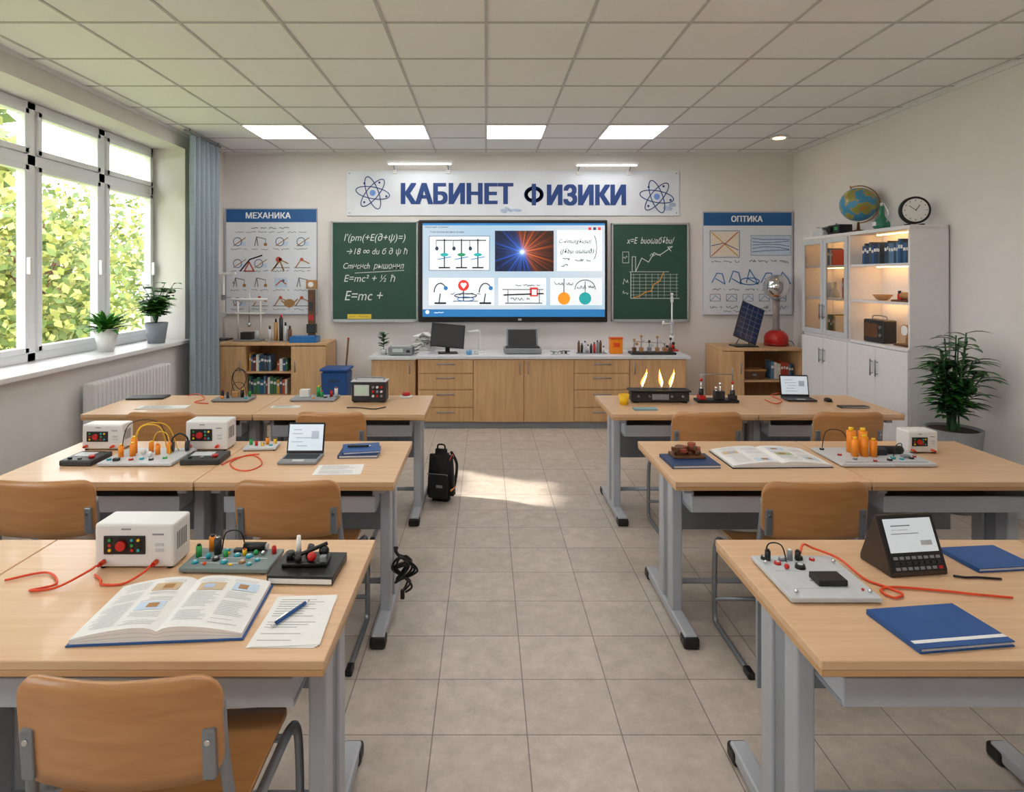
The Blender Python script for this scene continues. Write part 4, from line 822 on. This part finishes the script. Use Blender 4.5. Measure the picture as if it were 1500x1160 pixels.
# ---- right cabinet top
b=B('van_de_graaff_generator');b.lathe([(.13,0),(.13,.09),(.118,.13),(.08,.165),(.045,.18)],(0,0,0),RED);b.lathe([(.132,.0),(.134,.02),(.132,.03)],(0,0,0),mat('dark_red','#8c1714',.3));b.lathe([(.055,.175),(.036,.2),(.034,.3),(.04,.54)],(0,0,0),mat('acrylic_column','#8f7f7a',.15));b.sph((0,0,.675),.142,CHROME,seg=36);b.lathe([(.05,.53),(.06,.545),(.04,.56)],(0,0,0),STEELM);b.tube([(.12,0,.05),(.17,0,.05),(.2,-.02,.005)],.004,BLACK);b.done((cp(1137,7.07),7.07,.8775))
b=B('solar_panel_demo');SP=mat('solar_cells','#22345c',.25)
M=Matrix.Translation((0,0,.27))@Euler((-.35,.42,0)).to_matrix().to_4x4()
def pb(c,s,m):
    t=bmesh.new();bmesh.ops.create_cube(t,size=1);bmesh.ops.transform(t,matrix=Matrix.Diagonal((*s,1)),verts=t.verts);b.add(t,m,False,M@Matrix.Translation(c))
pb((0,0,0),(.27,.018,.44),DARK);pb((0,-.01,0),(.25,.004,.42),SP)
for i in range(1,4):pb((-.125+.0625*i,-.0125,0),(.003,.001,.42),GREY)
for i in range(1,7):pb((0,-.0126,-.21+.06*i),(.25,.001,.003),GREY)
b.box((-.04,.05,.008),(.26,.2,.016),DARK,.004);b.cyl((.05,.12,.01),(.05,.07,.25),.006,STEELM);b.cyl((-.1,.12,.01),(0,.07,.25),.006,STEELM);b.done((cp(1096,6.95),6.93,.8775))
# ------------------------------------------------------------------ plants
def pot(b,r0,r1,h,m):
    b.lathe([(r0,0),(r1,h),(r1*.9,h),(r1*.88,h-.02)],(0,0,0),m);b.lathe([(r1*.88,h-.03),(r1*.88,h-.015)],(0,0,0),SOIL)
b=B('potted_houseplant');pot(b,.06,.1,.2,WP)
for k in range(90):
    a=R(0,6.28);e=R(.3,1.6);b.leaf((R(-.02,.02),R(-.02,.02),.18),(math.cos(a),math.sin(a),e*1.6),R(.18,.27),.045,random.choice([LEAF,LEAF3,LEAF3]),1.0)
b.done((-3.29,5.32,1.0205))
b=B('potted_houseplant');pot(b,.075,.105,.2,mat('pot_grey','#7d848d',.5))
for k in range(24):
    a=k*2.4;rr=R(.3,1);tx,ty,tz=.15*rr*math.cos(a),.2*rr*math.sin(a),R(.34,.6);b.tube([(0,0,.18),(tx*.4,ty*.4,.18+(tz-.18)*.6),(tx,ty,tz)],.003,LEAF2,seg=5)
    for j in range(17):
        u=R(.4,1);q=R(0,6.28);b.leaf((tx*u,ty*u,.18+(tz-.18)*u),(math.cos(q),math.sin(q),.6),R(.08,.13),.05,random.choice([LEAF,LEAF2,LEAF3]),1.0)
b.done((-3.22,6.0,1.0205))
b=B('potted_palm');pot(b,.13,.18,.58,mat('pot_dark','#8b8d90',.5))
for k in range(20):
    a=k*2.4;rr=R(.04,.19);tx,ty,tz=rr*math.cos(a),rr*math.sin(a),R(.85,1.3);b.tube([(R(-.04,.04),R(-.04,.04),.55),(tx*.4,ty*.4,.8),(tx,ty,tz)],.005,LEAF2,seg=6)
    for j in range(18):
        u=R(.25,1);q=R(0,6.28);b.leaf((tx*u,ty*u,.57+(tz-.57)*u),(math.cos(q),math.sin(q),.75),R(.13,.19),.045,random.choice([LEAF,LEAF2,LEAF2]),1.1)
b.done((3.36,4.42,0.0005))
# ------------------------------------------------------------------ backpack, hanging cable
b=B('school_backpack');BP=mat('backpack_fabric','#18181b',.8,0,.3,80,.3)
t=bmesh.new();bmesh.ops.create_cube(t,size=1);bmesh.ops.transform(t,matrix=Matrix.Diagonal((.22,.16,.4,1)),verts=t.verts)
for v in t.verts:
    if v.co.z>0:v.co.x*=.82;v.co.y*=.7
bmesh.ops.bevel(t,geom=t.edges[:],offset=.045,segments=5,affect='EDGES');b.add(t,BP,True,Matrix.Translation((0,0,.2)))
b.box((0,-.085,.13),(.16,.05,.18),BP,.02);b.tube([(-.075,-.09,.22),(-.07,-.1,.23),(.07,-.1,.23),(.075,-.09,.22)],.003,STEELM);b.tube([(-.03,0,.39),(-.025,0,.43),(.025,0,.43),(.03,0,.39)],.007,BP)
b.box((.02,-.112,.14),(.05,.004,.02),GREY);b.tube([(-.06,.07,.36),(-.09,.12,.25),(-.08,.1,.1),(-.07,.07,.05)],.012,BP);b.tube([(.06,.07,.36),(.09,.12,.25),(.08,.1,.1),(.07,.07,.05)],.012,BP);b.box((.1,-.02,.1),(.012,.1,.01),ORG,.002)
b.tube([(.085,-.05,.33),(.09,.0,.36),(.085,.05,.33)],.003,ORGB);b.done((-.335,4.6,.0005),-.25,sc=.95)
b=B('hanging_cable_bundle')
for k in range(3):
    b.tube([(R(-.01,.01),0,.36),(R(0,.02),-.01,.33),(R(.04,.08),R(-.04,.04),.28),(R(-.01,.03),R(-.04,.04),.2),(R(.07,.11),R(-.03,.03),.24),(R(0,.05),R(-.04,.04),.32),(R(-.02,.03),R(-.03,.03),.26),(R(.03,.1),R(-.03,.03),.19),(R(0,.06),0,.14)],.0055,BLACK)
b.tube([(.0,-.02,.27),(.05,-.02,.285),(.06,.03,.27),(.0,.02,.26)],.009,BLACK,closed=True);b.box((.03,0,.13),(.02,.02,.045),BLACK,.004);b.done((-.435,2.98,0))
# ------------------------------------------------------------------ exterior
b=B('ground_outside');b.poly([(-60,-40,-.6),(-3.6,-40,-.6),(-3.6,60,-.6),(-60,60,-.6)],mat('grass','#7c8a4a',.9,0,.3,2));b.done()
AUT=[mat('autumn_%d'%i,c,.7,0,.2,3) for i,c in enumerate(['#8f9448','#6f8042','#5d7039','#a3a25c'])]
def leaves(b,N,pos,smin,smax):
    tt=[bmesh.new() for _ in AUT]
    for k in range(N):
        c=pos()
        if c is None:continue
        u=Vector((R(-1,1),R(-1,1),R(-1,1))).normalized();w_=u.orthogonal().normalized();s_=R(smin,smax);q=random.randrange(4)
        tt[q].faces.new([tt[q].verts.new(c+o) for o in (u*s_,w_*s_*.6,-u*s_,-w_*s_*.6)])
    for q,t in enumerate(tt):b.add(t,AUT[q])
for (x,y,h,r) in ((-9,12.2,3.0,1.6),(-10.5,15,3.6,2.4),(-13,20,4.6,3),(-14,16,3.8,2.4)):
    b=B('autumn_tree');b.cyl((0,0,-.6),(0,0,h*.7),.16,BROWN,.07)
    for k in range(6):
        a=R(0,6.28);b.cyl((0,0,h*R(.25,.55)),(r*.6*math.cos(a),r*.6*math.sin(a),h*R(.6,.95)),.05,BROWN,.015,seg=8)
    def pos():
        v=Vector((R(-1,1),R(-1,1),R(-1,1)))
        if v.length>1 or v.length<.3:return None
        v=v*(1+.2*math.sin(v.x*9+v.z*7));return Vector((v.x*r,v.y*r,h*.45+v.z*h*.62))
    leaves(b,7000,pos,.06,.12);b.done((x,y,0))
# unseen trees added to block sun; leaf gap cut to shape the floor patch
for cy in (1.0,4.5,8.0):
    b=B('unseen_sun_blocker');b.cyl((0,0,-.6),(0,0,5),.2,BROWN,.08)
    for k in range(7):
        a=R(0,6.28);b.cyl((0,0,R(2.2,4)),(.5*math.cos(a),1.5*math.sin(a),R(3.6,6)),.05,BROWN,.015,seg=8)
    def pos():
        v=Vector((R(-.6,.6),R(-1.85,1.85),R(2.9,6.6)));p_=v+Vector((-8,cy,0))
        ya=4.8+.3*(.18-p_.x);za=.6*(.18-p_.x)
        if abs(p_.y-ya)<.34 and abs(p_.z-za)<.3:return None
        return v
    leaves(b,4200,pos,.12,.2);b.done((-8,cy,0))
# ------------------------------------------------------------------ world, camera
w=bpy.data.worlds.new('sky');bpy.context.scene.world=w;w.use_nodes=True;nt=w.node_tree
nt.nodes.clear();bg=nt.nodes.new('ShaderNodeBackground');wo=nt.nodes.new('ShaderNodeOutputWorld');nt.links.new(bg.outputs[0],wo.inputs[0])
bg.inputs[0].default_value=(.95,.97,1,1);bg.inputs[1].default_value=5.0
su=bpy.data.lights.new('sun','SUN');su.energy=9.0;su.angle=math.radians(.7);su.color=(1,.92,.8)
o=bpy.data.objects.new('sun',su);bpy.context.collection.objects.link(o);o.rotation_euler=Vector((1,-.3,-.6)).to_track_quat('-Z','Y').to_euler()
cam=bpy.data.cameras.new('camera');o=bpy.data.objects.new('camera',cam);bpy.context.collection.objects.link(o)
o.location=(0,0,H);o.rotation_euler=(math.pi/2,0,0);cam.sensor_width=36;cam.lens=36*F/1500;cam.shift_x=(750-VX)/1500;cam.shift_y=-(580-VY)/1500;cam.clip_start=.05
bpy.context.scene.camera=o
vs=bpy.context.scene.view_settings;vs.view_transform='Standard';vs.look='None';vs.exposure=.3;vs.gamma=1
